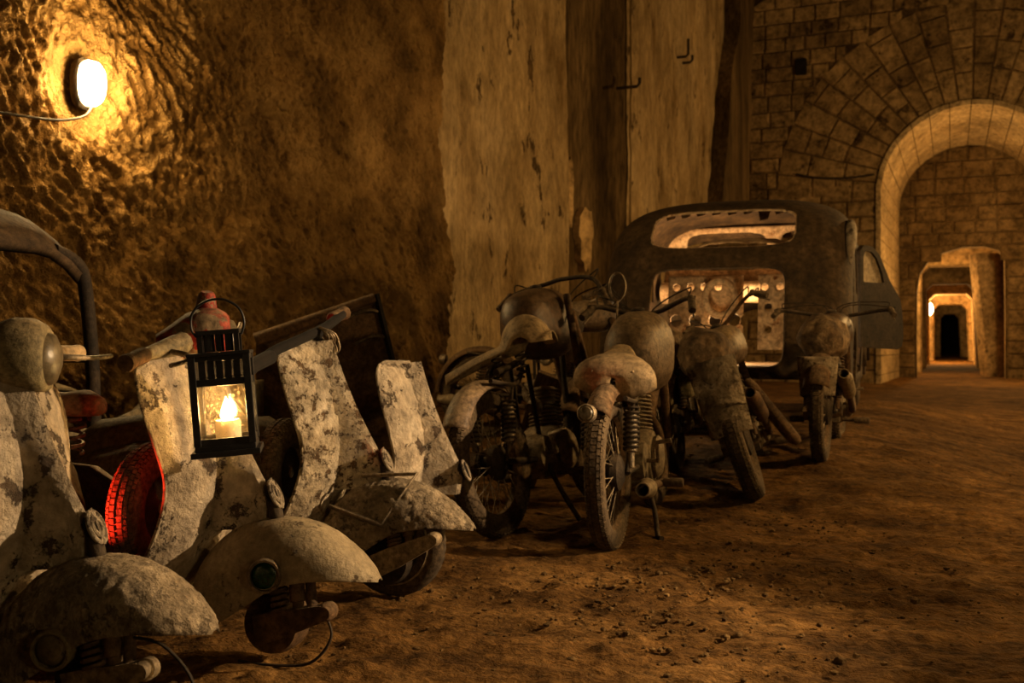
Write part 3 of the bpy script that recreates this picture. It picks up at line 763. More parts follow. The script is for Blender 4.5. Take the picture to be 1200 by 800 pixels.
        for s, l in ((-1, .20), (1, .12)):
            gm = MB(); gm.m = R; gm.lathe([(.021, 0), (.027, .01), (.026, l), (.03, l + .006), (.03, l + .02), (.022, l + .025)], (-.03, -.33 if s < 0 else .25, -.012 if s < 0 else .018), (0, s, 0), 14); gm.build('grip', MT['black'] if s < 0 else MT['rust'], hbo, 40)
        wr = MB(); wr.m = R
        for i in range(9):
            a = rnd.uniform(0, 6.28); wr.tube(smoothpath([(.02, .0, .03), (.05 + .03 * math.cos(a), .03 * math.sin(a), .0), (.06 + .03 * math.sin(a), .04 * math.cos(a), -.06), (.03, .03 * math.cos(a), -.10)]), .004, 5)
        wr.build('wiring', MT['steel'], hbo, 60)
    # floor, tail, cowls, saddle, wheels
    MB().loft([[Vector((x, -w, z)), Vector((x, w, z)), Vector((x, w, z - .02)), Vector((x, -w, z - .02))] for x, w, z in ((-.36, .25, .215), (-.5, .22, .20), (-.75, .17, .205), (-.85, .14, .25))]).build('floorboard', o.get('tail', MT['olive']), e, 30)
    MB().loft([[Vector((x, w * math.copysign(abs(math.cos(q)) ** .7, math.cos(q)), zc + h * math.copysign(abs(math.sin(q)) ** .7, math.sin(q)))) for q in (2 * PI * i / 18 for i in range(18))]
               for x, w, zc, h in ((-.74, .05, .33, .12), (-.82, .11, .40, .2), (-1.0, .15, .46, .22), (-1.25, .16, .45, .2), (-1.42, .12, .38, .17), (-1.52, .05, .28, .1))]).build('tail_body', o.get('tail', MT['olive']), e, 50)
    for s in (-1, 1):
        MB().loft([[Vector((x, s * (.13 + w * max(math.cos(q), 0) ** .8), zc + h * math.sin(q))) for q in (-PI / 2 + PI * i / 12 for i in range(13))] for x, w, zc, h in ((-.665, .005, .36, .06), (-.70, .07, .37, .14), (-.80, .125, .375, .185), (-1.0, .15, .38, .195), (-1.2, .135, .36, .175), (-1.38, .07, .33, .12), (-1.45, .005, .31, .05))], False, False).build('side_cowl', o.get('tail', MT['olive']), e, 60, solid=.005)
    if o.get('saddle', True):
        sd = MB().loft([[Vector((x, w * math.cos(q), zc + (h if math.sin(q) > 0 else h * .6) * math.copysign(abs(math.sin(q)) ** .8, math.sin(q)))) for q in (2 * PI * i / 16 for i in range(16))]
                   for x, w, zc, h in ((-.655, .015, .765, .015), (-.67, .05, .765, .04), (-.72, .08, .77, .055), (-.80, .10, .765, .05), (-.90, .14, .765, .055), (-.98, .15, .785, .07), (-1.03, .13, .81, .055), (-1.06, .05, .835, .02))]).build('saddle', MT['leather'], e, 60)
        MB().coil((-.76, 0, .62), (-.75, 0, .735), .028, .006, 4).build('saddle_spring', MT['steel'], sd, 60)
        MB().tube([(-.70, 0, .735), (-.9, 0, .73), (-.98, .0, .66)], .012, 8).build('saddle_frame', MT['dark'], sd)
    t = ring_tyre(MB(), (-1.2, 0, .20), .20, .045, .05, seg=48).build('rear_tyre', MT['rubber'], e, 50)
    MB().lathe([(.148, -.04), (.15, .0), (.148, .04), (.05, .045), (.02, .05)], (-1.2, 0, .2), (0, 1, 0), 24).build('rim', MT['alloy'], t, 40)
    if o.get('spare'):
        sx, sz = -.455, .455
        t = ring_tyre(MB(), (sx, 0, sz), .205, .047, .052, axis='x', seg=90, tread=0).build('spare_tyre', MT['rubber'], e, 60)
        tread_blocks(MB(), (sx, 0, sz), .205, .047, .052, 'x', 6, 66, .005).build('tread', MT['rubber'], t, 0)
        MB().lathe([(.148, .04), (.15, .03), (.13, .01), (.08, .0), (.03, .01), (.02, .02)], (sx, 0, sz), (1, 0, 0), 32, False).build('rim', MT['dark'], t, 40)
    return tag(e, label, 'scooter', 'old scooters parked in a row')
HD = math.radians(8)
sc1 = scooter((-1.90, 1.95, 0), HD, 'flaking cream scooter nearest the viewer at the left edge', dict(paint=MT['cream'], guard_paint=MT['mudpaint'], bars='cowl', cowl_paint=MT['olive'], bar_paint=MT['olive'],
    lens=MT['dimlens'], lens_at=(-.06, .24), rim=MT['olive'], steer=-.05, cowl_yaw=.5, bar_z=.955, guard_rough=.006, guard_scale=44, shield_rough=.003, spare=False, wheel=False, link=MT['alloy'], axle=.14, tail=MT['cream_plain'], rot=(0, .0, 0), scale=.97,
    wire=[(.12, -.09, .27), (.22, -.1, .26), (.30, -.10, .18), (.29, -.10, .08), (.22, -.09, .05)]))
sc2 = scooter((-1.84, 2.61, -.02), HD, 'cream scooter with the lantern hung on its red-lit headset', dict(paint=MT['cream'], guard_paint=MT['cream_plain'], bars='cowl', bar_paint=MT['olive'], cowl_paint=MT['red_lit'], knob=True, knob_paint=MT['red_lit'], grip=MT['rust'],
    steer=.25, bar_tilt=.18, cowl_yaw=.3, lens=MT['greenlens'], spare=True, wheel=False, axle=.135, drum=MT['rust'], tail=MT['olive'], wire=[(.17, -.10, .19), (.19, -.1, .12), (.12, -.1, .04), (-.02, -.1, .025), (-.11, -.1, .03)]))
sc3 = scooter((-1.885, 3.37, 0), HD, 'scooter with mud caked mudguard and bare dark handlebars behind the lantern scooter', dict(paint=MT['cream_flaky'], guard_paint=MT['mudpaint'], guard_rough=.010, guard_scale=36, shield_rough=.007, thr=.02, bars='bare', steer=.05, bar_tilt=.20, spare=True, wheel=True, link=MT['alloy'], axle=.15, link_rise=.10, tail=MT['olive'],
    grille=MT['cream']))
MB().tube([(-.20, -.16, .36), (.0, -.155, .30), (.03, -.12, .36), (.10, -.06, .475), (-.12, -.05, .46)], .008, 6).build('crash_bar', MT['steel'], sc3, 60)
sc4 = scooter((-1.86, 3.95, -.105), HD, 'farthest scooter of the row with a pale pitted shield and no mudguard', dict(paint=MT['cream'], guard=False, front=False, shield_rough=.004, open_horn=True, spare=False, wheel=False, axle=.16, saddle=False, tail=MT['olive'], rot=(0, .05, 0)))

# ------------------------------------------------------------------ lantern with candle
LAT = P(268, 530, 2.93)
le = empty('lantern', LAT, (0, math.radians(-4.5), YAW + math.radians(11)))     # local x right, y away from the viewer
w = .074
MB().box((0, 0, .006), (.188, .188, .016)).box((0, 0, .021), (.165, .165, .016)).build('base_plate', MT['lantern'], le, 0, bevel=.002)
MB().box((0, 0, .0), (.15, .15, .005)).build('inner_floor', MT['lantern'], le, 0).location = (0, 0, .030)
fr = MB()
for sx in (-1, 1):
    for sy in (-1, 1): fr.box((sx * w, sy * w, .155), (.02, .02, .25))
for sx, sy, lx, ly in ((0, -1, 1, 0), (0, 1, 1, 0), (-1, 0, 0, 1), (1, 0, 0, 1)):
    for z, h in ((.038, .022), (.205, .020), (.272, .014)):
        fr.box((sx * w, sy * w, z), (.15 * lx + .014, .15 * ly + .014, h))
    
fr.build('frame', MT['lantern'], le, 0, bevel=.0015)
for sx, sy, lx, ly in ((0, -1, 1, 0), (0, 1, 1, 0), (-1, 0, 0, 1), (1, 0, 0, 1)):
    for k in range(5):
        t = (k - 2) * .0235
        MB().box((sx * w + lx * t, sy * w + ly * t, .24), (.011 * lx + .007, .011 * ly + .007, .06)).build('vent_slat', MT['lantern'], le, 0)
    MB().box((sx * (w - .002) , sy * (w - .002), .12), (.128 * lx + .002, .128 * ly + .002, .15)).build('glass_pane', MT['glass'], le, 0)
MB().box((0, 0, .284), (.172, .172, .010)).build('roof_plate', MT['lantern'], le, 0, bevel=.002)
tp = MB()
for sx in (-1, 1):
    for sy in (-1, 1): tp.box((sx * .05, sy * .05, .315), (.014, .014, .055))
for sx, sy, lx, ly in ((0, -1, 1, 0), (0, 1, 1, 0), (-1, 0, 0, 1), (1, 0, 0, 1)):
    for k in (-1, 0, 1)[:: 1]: tp.box((sx * .05 + lx * k * .026, sy * .05 + ly * k * .026, .315), (.010 * lx + .005, .010 * ly + .005, .05))
tp.box((0, 0, .345), (.118, .118, .012))
tp.build('chimney', MT['lantern'], le, 0)
MB().tube(smoothpath([(-.062, 0, .335), (-.075, 0, .36), (-.068, 0, .405), (-.03, 0, .435), (.02, 0, .437), (.06, 0, .41), (.072, 0, .37), (.062, 0, .335)]), .0035, 8).build('carrying_handle', MT['lantern'], le, 60)
tag(le, 'black metal candle lantern with speckled glass hanging on the scooter', 'lantern')
ce = empty('candle', LAT, le.rotation_euler)
MB().lathe([(.001, .032), (.035, .032), (.036, .04), (.036, .090), (.033, .094), (.026, .087), (.001, .085)], (.004, 0, 0), (0, 0, 1), 24).build('wax', MT['wax'], ce, 50)
MB().tube([(.004, 0, .085), (.005, 0, .098)], .0015, 5).build('wick', MT['black'], ce)
MB().lathe([(.001, .088), (.014, .094), (.019, .107), (.015, .124), (.007, .142), (.0005, .160)], (.004, 0, 0), (0, 0, 1), 14).build('flame', MT['flame'], ce, 80)
point('candle_light', (.004, -.02, .125), 3.6, (1.0, .55, .18), .012, ce)
tag(ce, 'burning cream pillar candle inside the lantern', 'candle')
# added unseen red torch between the first two scooters, casting the red light
TP = Vector((-2.44, 2.18, .34)); TA = Vector((.497, .709, .50)).normalized()
rl = empty('added_red_torch', TP)
MB().lathe([(.02, -.10), (.022, .0), (.03, .02), (.03, .04)], (0, 0, 0), TA, 14).build('added_torch_body', MT['dark'], rl)
MB().lathe([(.028, .0), (.02, .008), (.001, .012)], TA * .034, TA, 14).build('added_torch_lens', emit('added_red_torch_glow', (1, .02, .01), 6), rl)
sl = bpy.data.lights.new('red_light', 'SPOT'); sl.energy = 50; sl.color = (1.0, .035, .012); sl.spot_size = math.radians(64); sl.spot_blend = .35; sl.shadow_soft_size = .02
so = bpy.data.objects.new('red_light', sl); COL.objects.link(so); so.parent = rl; so.location = TA * .055; so.rotation_euler = TA.to_track_quat('-Z', 'Y').to_euler()
tag(rl, 'added unseen red torch behind the leftmost scooter shield', 'torch')
# ------------------------------------------------------------------ motorcycles
def wheel(e, c, R, name, seg=84, mats=('rubber', 'rust', 'dark'), fat=1.0):
    a, b = .043 * fat, .05 * fat
    t = ring_tyre(MB(), c, R, a, b, seg=seg, tread=0).build(name, MT[mats[0]], e, 60)
    tread_blocks(MB(), c, R, a, b, 'y', 5, 70, .006).build('tread', MT[mats[0]], t, 0)
    ri = R - 2 * b
    MB().lathe([(ri + .02, -.028), (ri + .012, -.03), (ri - .008, -.012), (ri - .008, .012), (ri + .012, .03), (ri + .02, .028)], c, (0, 1, 0), 48, False).build('rim', MT[mats[1]], t, 40, solid=.003)
    MB().lathe([(.02, -.075), (.045, -.07), (.085, -.05), (.09, -.02), (.045, .0), (.045, .04), (.06, .045), (.06, .055), (.02, .06)], c, (0, 1, 0), 24).build('hub', MT[mats[2]], t, 35)
    sp = MB(); n = 20
    for i in range(n):
        th = 2 * PI * i / n
        for s in (-1, 1):
            t2 = th + s * .35 * (1 if i % 2 else -1)
            p0 = Vector(c) + Vector((.055 * math.cos(t2), s * .04, .055 * math.sin(t2))); p1 = Vector(c) + Vector(((ri) * math.cos(th), s * .006, ri * math.sin(th)))
            sp.tube([p0, p1], .0022, 4)
    sp.build('spokes', MT['steel'], t, 60)
    return t
def arc_guard(e, name, c, r, a0, a1, w, h, m, rib=True, parent=None):
    def fn(u, v):
        a = math.radians(a0 + (a1 - a0) * u); t = (2 * v - 1)
        rr = r - h * (abs(t) ** 2.6); return (c[0] + rr * math.cos(a), c[1] + w * t, c[2] + rr * math.sin(a))
    return MB().grid(fn, 36, 11).build(name, m, parent or e, 60, solid=.004)
def cyl_fins(mb, c, ax, r, n, pitch, ht=.006):
    ax = Vector(ax).normalized()
    for i in range(n): mb.lathe([(r * (1 - .12 * (i / n)), 0), (r * (1 - .12 * (i / n)), ht)], Vector(c) + ax * pitch * i, ax, 18)
    mb.lathe([(r * .66, 0), (r * .66, pitch * n)], c, ax, 14)
def tank_mesh(c, l, w, h, yaw=0, roll=0):
    mb = MB().at(c, (roll, 0, yaw))
    tab = [(0, -.5, .10, .16), (.06, -.46, .42, .45), (.2, -.34, .72, .78), (.45, -.05, .93, .96), (.65, .17, 1.0, 1.0), (.82, .34, .9, .92), (.94, .45, .62, .68), (1, .5, .25, .3)]
    secs = []
    for i in range(22):
        t = i / 21; x, ww, hh = interp(tab, t); s = []
        for k in range(24):
            q = 2 * PI * k / 24; cz, sz = math.cos(q), math.sin(q)
            s.append(Vector((x * l, ww * w * math.copysign(abs(cz) ** .82, cz), hh * h * (math.copysign(abs(sz) ** .85, sz) if sz > 0 else -abs(sz) ** .7 * .85) + .1 * h * x)))
        secs.append(s)
    return mb.loft(secs).roughen(.012, 4, 2)
def saddle_pan(mb):
    """sprung pan saddle: nose at +x .19, wide back at -x .15, drooping skirts"""
    tab = [(0, -.16, .015, -.035, .09), (.05, -.155, .10, -.02, .08), (.15, -.13, .155, .0, .085), (.3, -.08, .172, .012, .09), (.5, .0, .135, .008, .075), (.7, .08, .085, .0, .055), (.88, .155, .055, .005, .045), (.97, .19, .035, .0, .035), (1, .20, .008, -.015, .02)]
    def fn(u, v):
        x, w, z, sk = interp(tab, u); t = 2 * v - 1
        return (x, w * math.sin(t * PI / 2) if abs(t) < 1 else w * t, z - sk * abs(t) ** 3.0)
    return mb.grid(fn, 30, 19)
def motorcycle(loc, head, lean, label, o):
    e = empty('motorcycle', loc, (math.radians(-lean), 0, math.radians(head)))
    R = o.get('R', .345); wb = o.get('wb', 1.32); pal = o.get('pal', 'dark')
    wheel(e, (0, 0, R), R, 'rear_tyre', fat=o.get('fat', 1.0))
    full = not o.get('stripped')
    if full: wheel(e, (wb, 0, R), R, 'front_tyre', 60)
    g0, g1 = o.get('guard', (25, 178))
    gd = arc_guard(e, 'rear_mudguard', (0, 0, R), R + .055, g0, g1, o.get('gw', .07), .05, MT[o.get('guard_mat', 'rust')])
    if full: arc_guard(e, 'front_mudguard', (wb, 0, R), R + .05, 20, 150, .065, .045, MT['rust'])
    rb = math.radians(g1)
    if o.get('tail', True):
        tl = MB().lathe([(.04, -.04), (.042, 0), (.036, .008), (.03, .004)], (-(R + .06) * math.cos(math.radians(40)) - .04, o.get('tail_y', 0), R + (R + .06) * math.sin(math.radians(40)) + .03), (-1, 0, .12), 18).build('tail_lamp', MT['steel'], e)
        MB().lathe([(.033, .004), (.026, .014), (.001, .018)], (-(R + .06) * math.cos(math.radians(40)) - .04, o.get('tail_y', 0), R + (R + .06) * math.sin(math.radians(40)) + .03), (-1, 0, .12), 16).build('lamp_lens', MT['dimlens'], tl)
    # frame
    fz = o.get('frame_z', .80)
    fm = MB()
    fm.tube(smoothpath([(wb - .28, 0, fz + .18), (wb - .55, 0, fz + .10), (.45, 0, fz), (.18, 0, fz - .05)]), .019, 10)
    fm.tube(smoothpath([(wb - .27, 0, fz + .10), (wb - .33, 0, .5), (wb - .40, 0, .26), (.75, 0, .22), (.5, 0, .25)]), .018, 10)
    for s in (-1, 1):
        fm.tube(smoothpath([(.45, s * .03, fz), (.2, s * .10, fz - .12), (-.08, s * .10, fz - .10)]), .012, 8)
        fm.tube([(0, s * .085, R), (.5, s * .06, .33)], .015, 8)
        fm.tube([(.45, s * .05, fz - .02), (.47, s * .06, .3)], .014, 8)
        fm.tube([(0, s * .085, R), (.16, s * .095, fz - .12)], .010, 8)
    fm.build('frame', MT['dark'], e, 60)
    for s in (-1, 1):
        sh = MB().lathe([(.016, 0), (.016, .07), (.028, .075), (.028, .20), (.024, .25)], (.02, s * .10, R + .02), (.22, 0, 1), 12).build('shock_absorber', MT['steel' if o.get('bright') else 'rust'], e, 40)
        MB().coil((.025, s * .10, R + .10), (.075, s * .10, R + .30), .034, .006, 9).build('shock_spring', MT['dark'], sh, 60)
    # engine
    en = MB(); ex, ez = o.get('ex', .66), .36
    en.lathe([(.05, -.11), (.13, -.105), (.15, -.07), (.155, 0), (.15, .07), (.13, .105), (.05, .11)], (ex, 0, ez), (0, 1, 0), 26)
    en.lathe([(.04, -.10), (.09, -.095), (.105, -.05), (.105, .05), (.09, .095), (.04, .10)], (ex - .2, 0, ez), (0, 1, 0), 22)
    en.box((ex - .08, 0, ez - .05), (.3, .15, .16))
    eno = en.build('engine', MT['alloy' if o.get('bright') else 'steel'], e, 35)
    MB().lathe([(.105, 0), (.11, .02), (.09, .04), (.03, .05)], (ex, -.108, ez), (0, -1, 0), 24).build('engine_cover', MT['alloy'], eno, 40)
    cy = MB(); cyl_fins(cy, (ex + .03, 0, ez + .14), (.18, 0, 1), .098, 10, .021); cy.build('cylinder', MT['alloy' if o.get('bright') else 'rust'], eno, 30)
    MB().ball((ex - .12, -.02, ez + .25), (.05, .04, .05), 12, 8).tube([(ex - .05, 0, ez + .25), (ex - .2, -.02, ez + .25)], .022, 10).build('carburettor', MT['alloy'], eno, 50)
    kp = MB().tube([(ex - .2, -.09, ez), (ex - .22, -.16, ez + .0), (ex - .30, -.17, ez + .10), (ex - .30, -.24, ez + .11)], .012, 8); kp.build('kick_starter', MT['steel'], e)
    for s in (-1, 1):
        fp = MB().tube([(ex - .10, s * .09, ez - .12), (ex - .12, s * .18, ez - .12)], .012, 8).lathe([(.022, 0), (.024, .01), (.024, .09), (.02, .1)], (ex - .12, s * .17, ez - .12), (0, s, 0), 10); fp.build('foot_peg', MT['rubber'], e, 40)
    # exhaust
    xs = o.get('exhaust', 'low')
    if xs:
        s = o.get('ex_side', -1)
        pts = {'low': [(ex + .12, s * .04, ez + .24), (ex + .24, s * .10, ez + .1), (ex + .1, s * .14, .24), (.35, s * .15, .25), (.2, s * .15, .26)],
               'up': [(ex + .12, s * .04, ez + .24), (ex + .22, s * .12, ez + .05), (ex, s * .15, .30), (.30, s * .16, .40), (.2, s * .16, .44)]}[xs]
        MB().tube(smoothpath(pts), .021, 10).build('exhaust_pipe', MT['rust'], e, 60)
        p0, p1 = Vector(pts[-2]), Vector(pts[-1]); d = (p1 - p0).normalized()
        L = o.get('sil', .5)
        MB().lathe([(.022, -.04), (.045, .02), (.05, .06), (.05, L - .1), (.036, L - .03), (.034, L), (.028, L), (.028, L - .06)], p1, d, 18, False).build('silencer', MT[o.get('sil_mat', 'alloy')], e, 40)
    # tank
    tc, (tlen, tw, th_) = o['tank'], o['tank_size']
    tk = tank_mesh(tc, tlen, tw, th_, o.get('tank_yaw', 0)).build('fuel_tank', MT[o.get('tank_mat', 'tank_pale')], e, 60)
    MB().lathe([(.035, 0), (.038, .012), (.03, .022), (.01, .026)], (tc[0] + .06, tc[1], tc[2] + th_ * .97), (0, 0, 1), 16).build('filler_cap', MT['dark'], tk, 40)
    # saddle
    sk = o.get('saddle')
    if sk:
        sp_, srot = o['saddle_at'], o.get('saddle_rot', (0, 0, 0))
        if sk == 'pan':
            mb = MB().at(sp_, srot, o.get('saddle_scale', (1, 1, 1))); sdo = saddle_pan(mb).build('saddle', MT['leather'], e, 50, solid=.008)
            for s in (-.55, .60):
                m2 = MB().at(sp_, srot, o.get('saddle_scale', (1, 1, 1)))
                m2.tube([(x, w * s * 1.2 - .0, z + .006 - .09 * abs(s) ** 3) for x, w, z in ((-.15, .12, -.005), (-.08, .172, .012), (0, .135, .008), (.08, .085, 0))], .004, 5).build('seam', MT['leather'], sdo)
        elif sk == 'dome':
            mb = MB().at(sp_, srot)
            mb.grid(lambda u, v: ((lambda x, w, z: (x, w * (2 * v - 1), z - .05 * abs(2 * v - 1) ** 3 + .115 * max(0, 1 - ((x + .10) / .13) ** 2 - ((2 * v - 1) * .9) ** 2) ** .6))(*interp([(0, -.25, .06, 0), (.1, -.22, .14, 0), (.3, -.12, .16, .005), (.55, .02, .13, -.01), (.75, .18, .085, -.035), (.93, .34, .04, -.075), (1, .38, .008, -.085)], u))), 48, 25)
            sdo = mb.build('saddle', MT['leather'], e, 60, solid=.008)
        elif sk == 'torn':
            mb = MB().at(sp_, srot); secs = []
            for i in range(18):
                t = PI * (i + .02) / 17.04; s = []
                for k in range(22):
                    q = 2 * PI * k / 22; p = Vector((-math.cos(t) * .24, math.sin(t) ** .6 * .165 * math.cos(q), math.sin(t) ** .6 * .165 * math.sin(q)))
                    s.append(p * (1 + .22 * float(fbm(p.x * 9 + 3, p.y * 9, p.z * 9 + o.get('seed', 1), 3))))
                secs.append(s)
            sdo = mb.loft(secs).build('saddle', MT['torn'], e, 70)
        m2 = MB()
        for s in (-.07, .07): m2.coil((sp_[0] - .02, s + sp_[1], sp_[2] - .19), (sp_[0] - .02, s + sp_[1], sp_[2] - .06), .024, .006, 4)
        m2.build('saddle_springs', MT['dark'], sdo, 60)
    # number plate or boxed tail cover
    if o.get('plate'):
        px_, pz, pw, ph = o['plate']
        pb = MB(); pb.m = Matrix.Translation((px_, 0, pz)) @ Matrix.Rotation(o.get('plate_pitch', -.12), 4, 'Y')
        pb.grid(lambda u, v: (-.02 + .03 * abs(2 * u - 1) ** 2.5, (u - .5) * pw * (1 - .18 * (1 - v)), (v - .5) * ph), 13, 13)
        po = pb.build('tail_panel', MT[o.get('plate_mat', 'mudpaint')], e, 50, solid=.006)
    # fork, lamp, bars
    hz = o.get('head_z', fz + .16); hx = wb - .27
    for s in (-1, 1) if full else ():
        MB().tube([(wb, s * .085, R), (wb - .09, s * .085, R + .28), (hx + .02, s * .085, hz)], [.022, .026, .024], 10).build('fork_leg', MT[o.get('fork_mat', 'rust')], e, 50)
    if full: MB().tube([(hx + .02, -.1, hz - .01), (hx + .02, .1, hz - .01)], .022, 8).tube([(hx + .06, -.1, hz - .14), (hx + .06, .1, hz - .14)], .022, 8).build('fork_yoke', MT['dark'], e)
    if full and o.get('lamp', True):
        hl = MB().lathe([(.02, -.10), (.065, -.07), (.085, -.02), (.09, .03), (.085, .04)], (hx + .16, 0, hz - .06), (1, 0, 0), 22).build('headlamp', MT['dark'], e, 50)
        MB().lathe([(.08, .03), (.05, .055), (.002, .062)], (hx + .16, 0, hz - .06), (1, 0, 0), 20).build('headlamp_lens', MT['dimlens'], hl, 60)
    if o.get('bars'):
        pth = smoothpath([Vector(p) for p in o['bars']], 5)
        hb = MB().tube(pth, .0135, 10).build('handlebar', MT[o.get('bar_mat', 'dark')], e, 60)
        for (a, b_) in ((pth[0], pth[3]), (pth[-1], pth[-4])):
            d = (b_ - a).normalized()
            MB().lathe([(.02, -.005), (.021, .0), (.02, .11), (.024, .115), (.02, .125)], a, d, 12).build('grip', MT['rubber'], hb, 40)
            q = a + d * .14
            MB().tube([q + Vector((.02, 0, -.005)), q + Vector((.06, 0, -.02)) - d * .04, q + Vector((.05, 0, -.03)) - d * .15], .006, 6).build('lever', MT['steel'], hb, 60)
        cb = MB()
        for k in range(4):
            a = pth[3 + 2 * k] if k < 2 else pth[-4 - 2 * (k - 2)]
            cb.tube(smoothpath([a, a + Vector((.07, 0, .03 + .03 * (k % 2))), Vector((hx + .1, .04 * (k - 1.5), hz + .06)), Vector((hx - .02, .03 * (k - 1.5), hz - .25))]), .0045, 5)
        cb.build('control_cables', MT['cable'], e, 60)
    if o.get('mirror'):
        p = Vector(o['mirror']); MB().tube([p + Vector((0, .045 * math.cos(q), .075 * math.sin(q))) for q in (2 * PI * i / 20 for i in range(20))], .007, 6, True).tube([p + Vector((0, 0, -.075)), p + Vector((.05, .02, -.2))], .006, 6).build('mirror', MT['steel'], e, 60)
    st = o.get('stand')
    if st: MB().tube(smoothpath([Vector(p) for p in st], 3), .013, 8).build('prop_stand', MT['dark'], e, 60)
    # chain case and tool box on the right flank
    MB().loft([[Vector((x, y, z)) for x, z in ((.0, R + .06), (.55, .46), (.62, .40), (.55, .30), (.0, R - .06), (-.05, R))] for y in (.075, .11)]).build('chain_case', MT['rust'], e, 30)
    if o.get('box'):
        MB().box(o['box'], (.2, .09, .2)).build('tool_box', MT['olive'], e, 0, bevel=.02)
    return tag(e, label, 'motorcycle', 'derelict motorcycles parked in front of the car')
def flat(px, d):
    p = P(px, 400, d); return Vector((p.x, p.y, gz(p)))
def on_ground(px, py, z=None):
    p = G(px, py, 0.0)
    for _ in range(6): p = G(px, py, gz(p))
    return Vector((p.x, p.y, gz(p)))
m1 = motorcycle(on_ground(588, 628), 86, 9, 'motorcycle with a dark bulbous tank and saddle twisted to the left', dict(R=.36, tank=(.74, 0, 1.055), tank_size=(.56, .18, .225), tank_mat='tank_dark', frame_z=.86, head_z=1.14,
    saddle='dome', saddle_at=(.30, -.03, .96), saddle_rot=(0.0, .10, 1.75), guard_mat='tank_pale', guard=(60, 150), gw=.075, tail=False, bars=[(.98, -.36, 1.12), (1.06, -.26, 1.30), (1.10, -.06, 1.34), (1.10, .06, 1.33), (1.06, .26, 1.30), (.98, .34, 1.22)],
    stand=[(.45, -.09, .30), (.42, -.16, .16), (.38, -.26, .0)], exhaust=None, bright=True))
m2 = motorcycle(on_ground(716, 643), 96, 1.5, 'motorcycle with a wide leather pan saddle and a pale tank, nearest of the row', dict(R=.355, tank=(.72, -.02, .885), tank_size=(.54, .185, .24), tank_mat='tank_pale', frame_z=.80, head_z=1.05,
    saddle='pan', saddle_at=(.12, -.03, .885), saddle_rot=(.08, -.30, .05), saddle_scale=(1.0, 1.12, 1.35), guard=(25, 132), gw=.060, tail_y=.02, bars=[(.86, -.30, 1.12), (.98, -.26, 1.19), (1.04, -.08, 1.12), (1.04, .08, 1.12), (.98, .24, 1.16), (.84, .30, 1.10)],
    stand=[(.45, -.09, .30), (.36, -.15, .12), (.30, -.17, .015), (.24, -.20, .01)], exhaust='low', sil=.18, mirror=(.95, .12, 1.27), bright=True))
m3 = motorcycle(on_ground(888, 585), 97, 18, 'motorcycle leaning hard to the left with a boxy dusty tail panel', dict(R=.335, tank=(.62, -.03, .90), tank_size=(.50, .16, .15), tank_mat='tank_pale', frame_z=.78, head_z=1.0, fat=1.25,
    saddle='torn', saddle_at=(.33, .06, .90), guard=(40, 140), gw=.12, guard_mat='mudpaint', tail=False, plate=(-.24, .63, .29, .45), plate_pitch=.25, plate_mat='mudpaint', bars=[(.92, -.40, 1.16), (.98, -.28, 1.20), (1.0, -.06, 1.06), (1.0, .05, 1.06), (.97, .14, 1.10), (.88, .20, 1.08)], bar_mat='rust', exhaust='up', sil=.45, sil_mat='rust', seed=4))
for q in (0, .10):
    MB().lathe([(.022, -.03), (.034, .0), (.036, .05), (.036, .40), (.026, .46)], (.30 + q, -.30 + q * .2, .24), (.12, .36, .92), 14).build('leg_guard_tube', MT['rust'], m3, 40)
m4 = motorcycle(flat(962, 6.75), 90, 0, 'upright motorcycle with torn lumpy saddle at the right end of the row', dict(R=.33, wb=1.10, tank=(.64, 0, .86), tank_size=(.46, .15, .14), tank_mat='tank_dark', frame_z=.76, head_z=.98,
    saddle='torn', saddle_at=(.20, 0, .81), guard=(30, 150), gw=.08, tail=False, plate=(-.20, .57, .26, .25), plate_pitch=-.02, plate_mat='mudpaint', bars=[(.76, -.42, .98), (.88, -.36, 1.02), (.95, -.08, .98), (.95, .08, .98), (.88, .36, 1.02), (.76, .42, .98)], exhaust='up', sil=.40, seed=9))
m5 = motorcycle((-3.36, 7.34, gz((-2.5, 7.34))), 4, 2, 'motorcycle parked crosswise behind the bulbous tank one, tank side on', dict(R=.33, tank=(.80, 0, .93), tank_size=(.56, .15, .13), tank_mat='tank_pale', frame_z=.76, saddle='pan', saddle_at=(.36, 0, .84),
    bars=[(.92, -.34, 1.06), (1.0, -.25, 1.10), (1.04, -.06, 1.05), (1.04, .06, 1.05), (1.0, .25, 1.1), (.92, .34, 1.06)]))
m6 = motorcycle((-1.62, 6.62, gz((-1.62, 6.62))), 93, 8, 'stripped motorcycle half hidden between the pan saddle one and the leaning one', dict(R=.30, wb=.95, ex=.42, stripped=True, tank=(.38, .03, .80), tank_size=(.44, .15, .13), tank_mat='tank_dark', frame_z=.74, saddle='torn', saddle_at=(.08, 0, .80), seed=2, tail=False,
    guard_mat='olive', gw=.10, exhaust=None, box=(.12, -.13, .56)))
a, b_ = P(664, 345, 5.75), P(701, 560, 5.45)
d = (b_ - a).normalized(); b_ = a + d * ((a.z - 0.0) / -d.z)
b_.z = gz(b_) + .01
tag(MB().tube([a, b_], .022, 10).build('steel_tube', MT['rust']), 'long rusty steel tube propped between two motorcycles', 'tube')
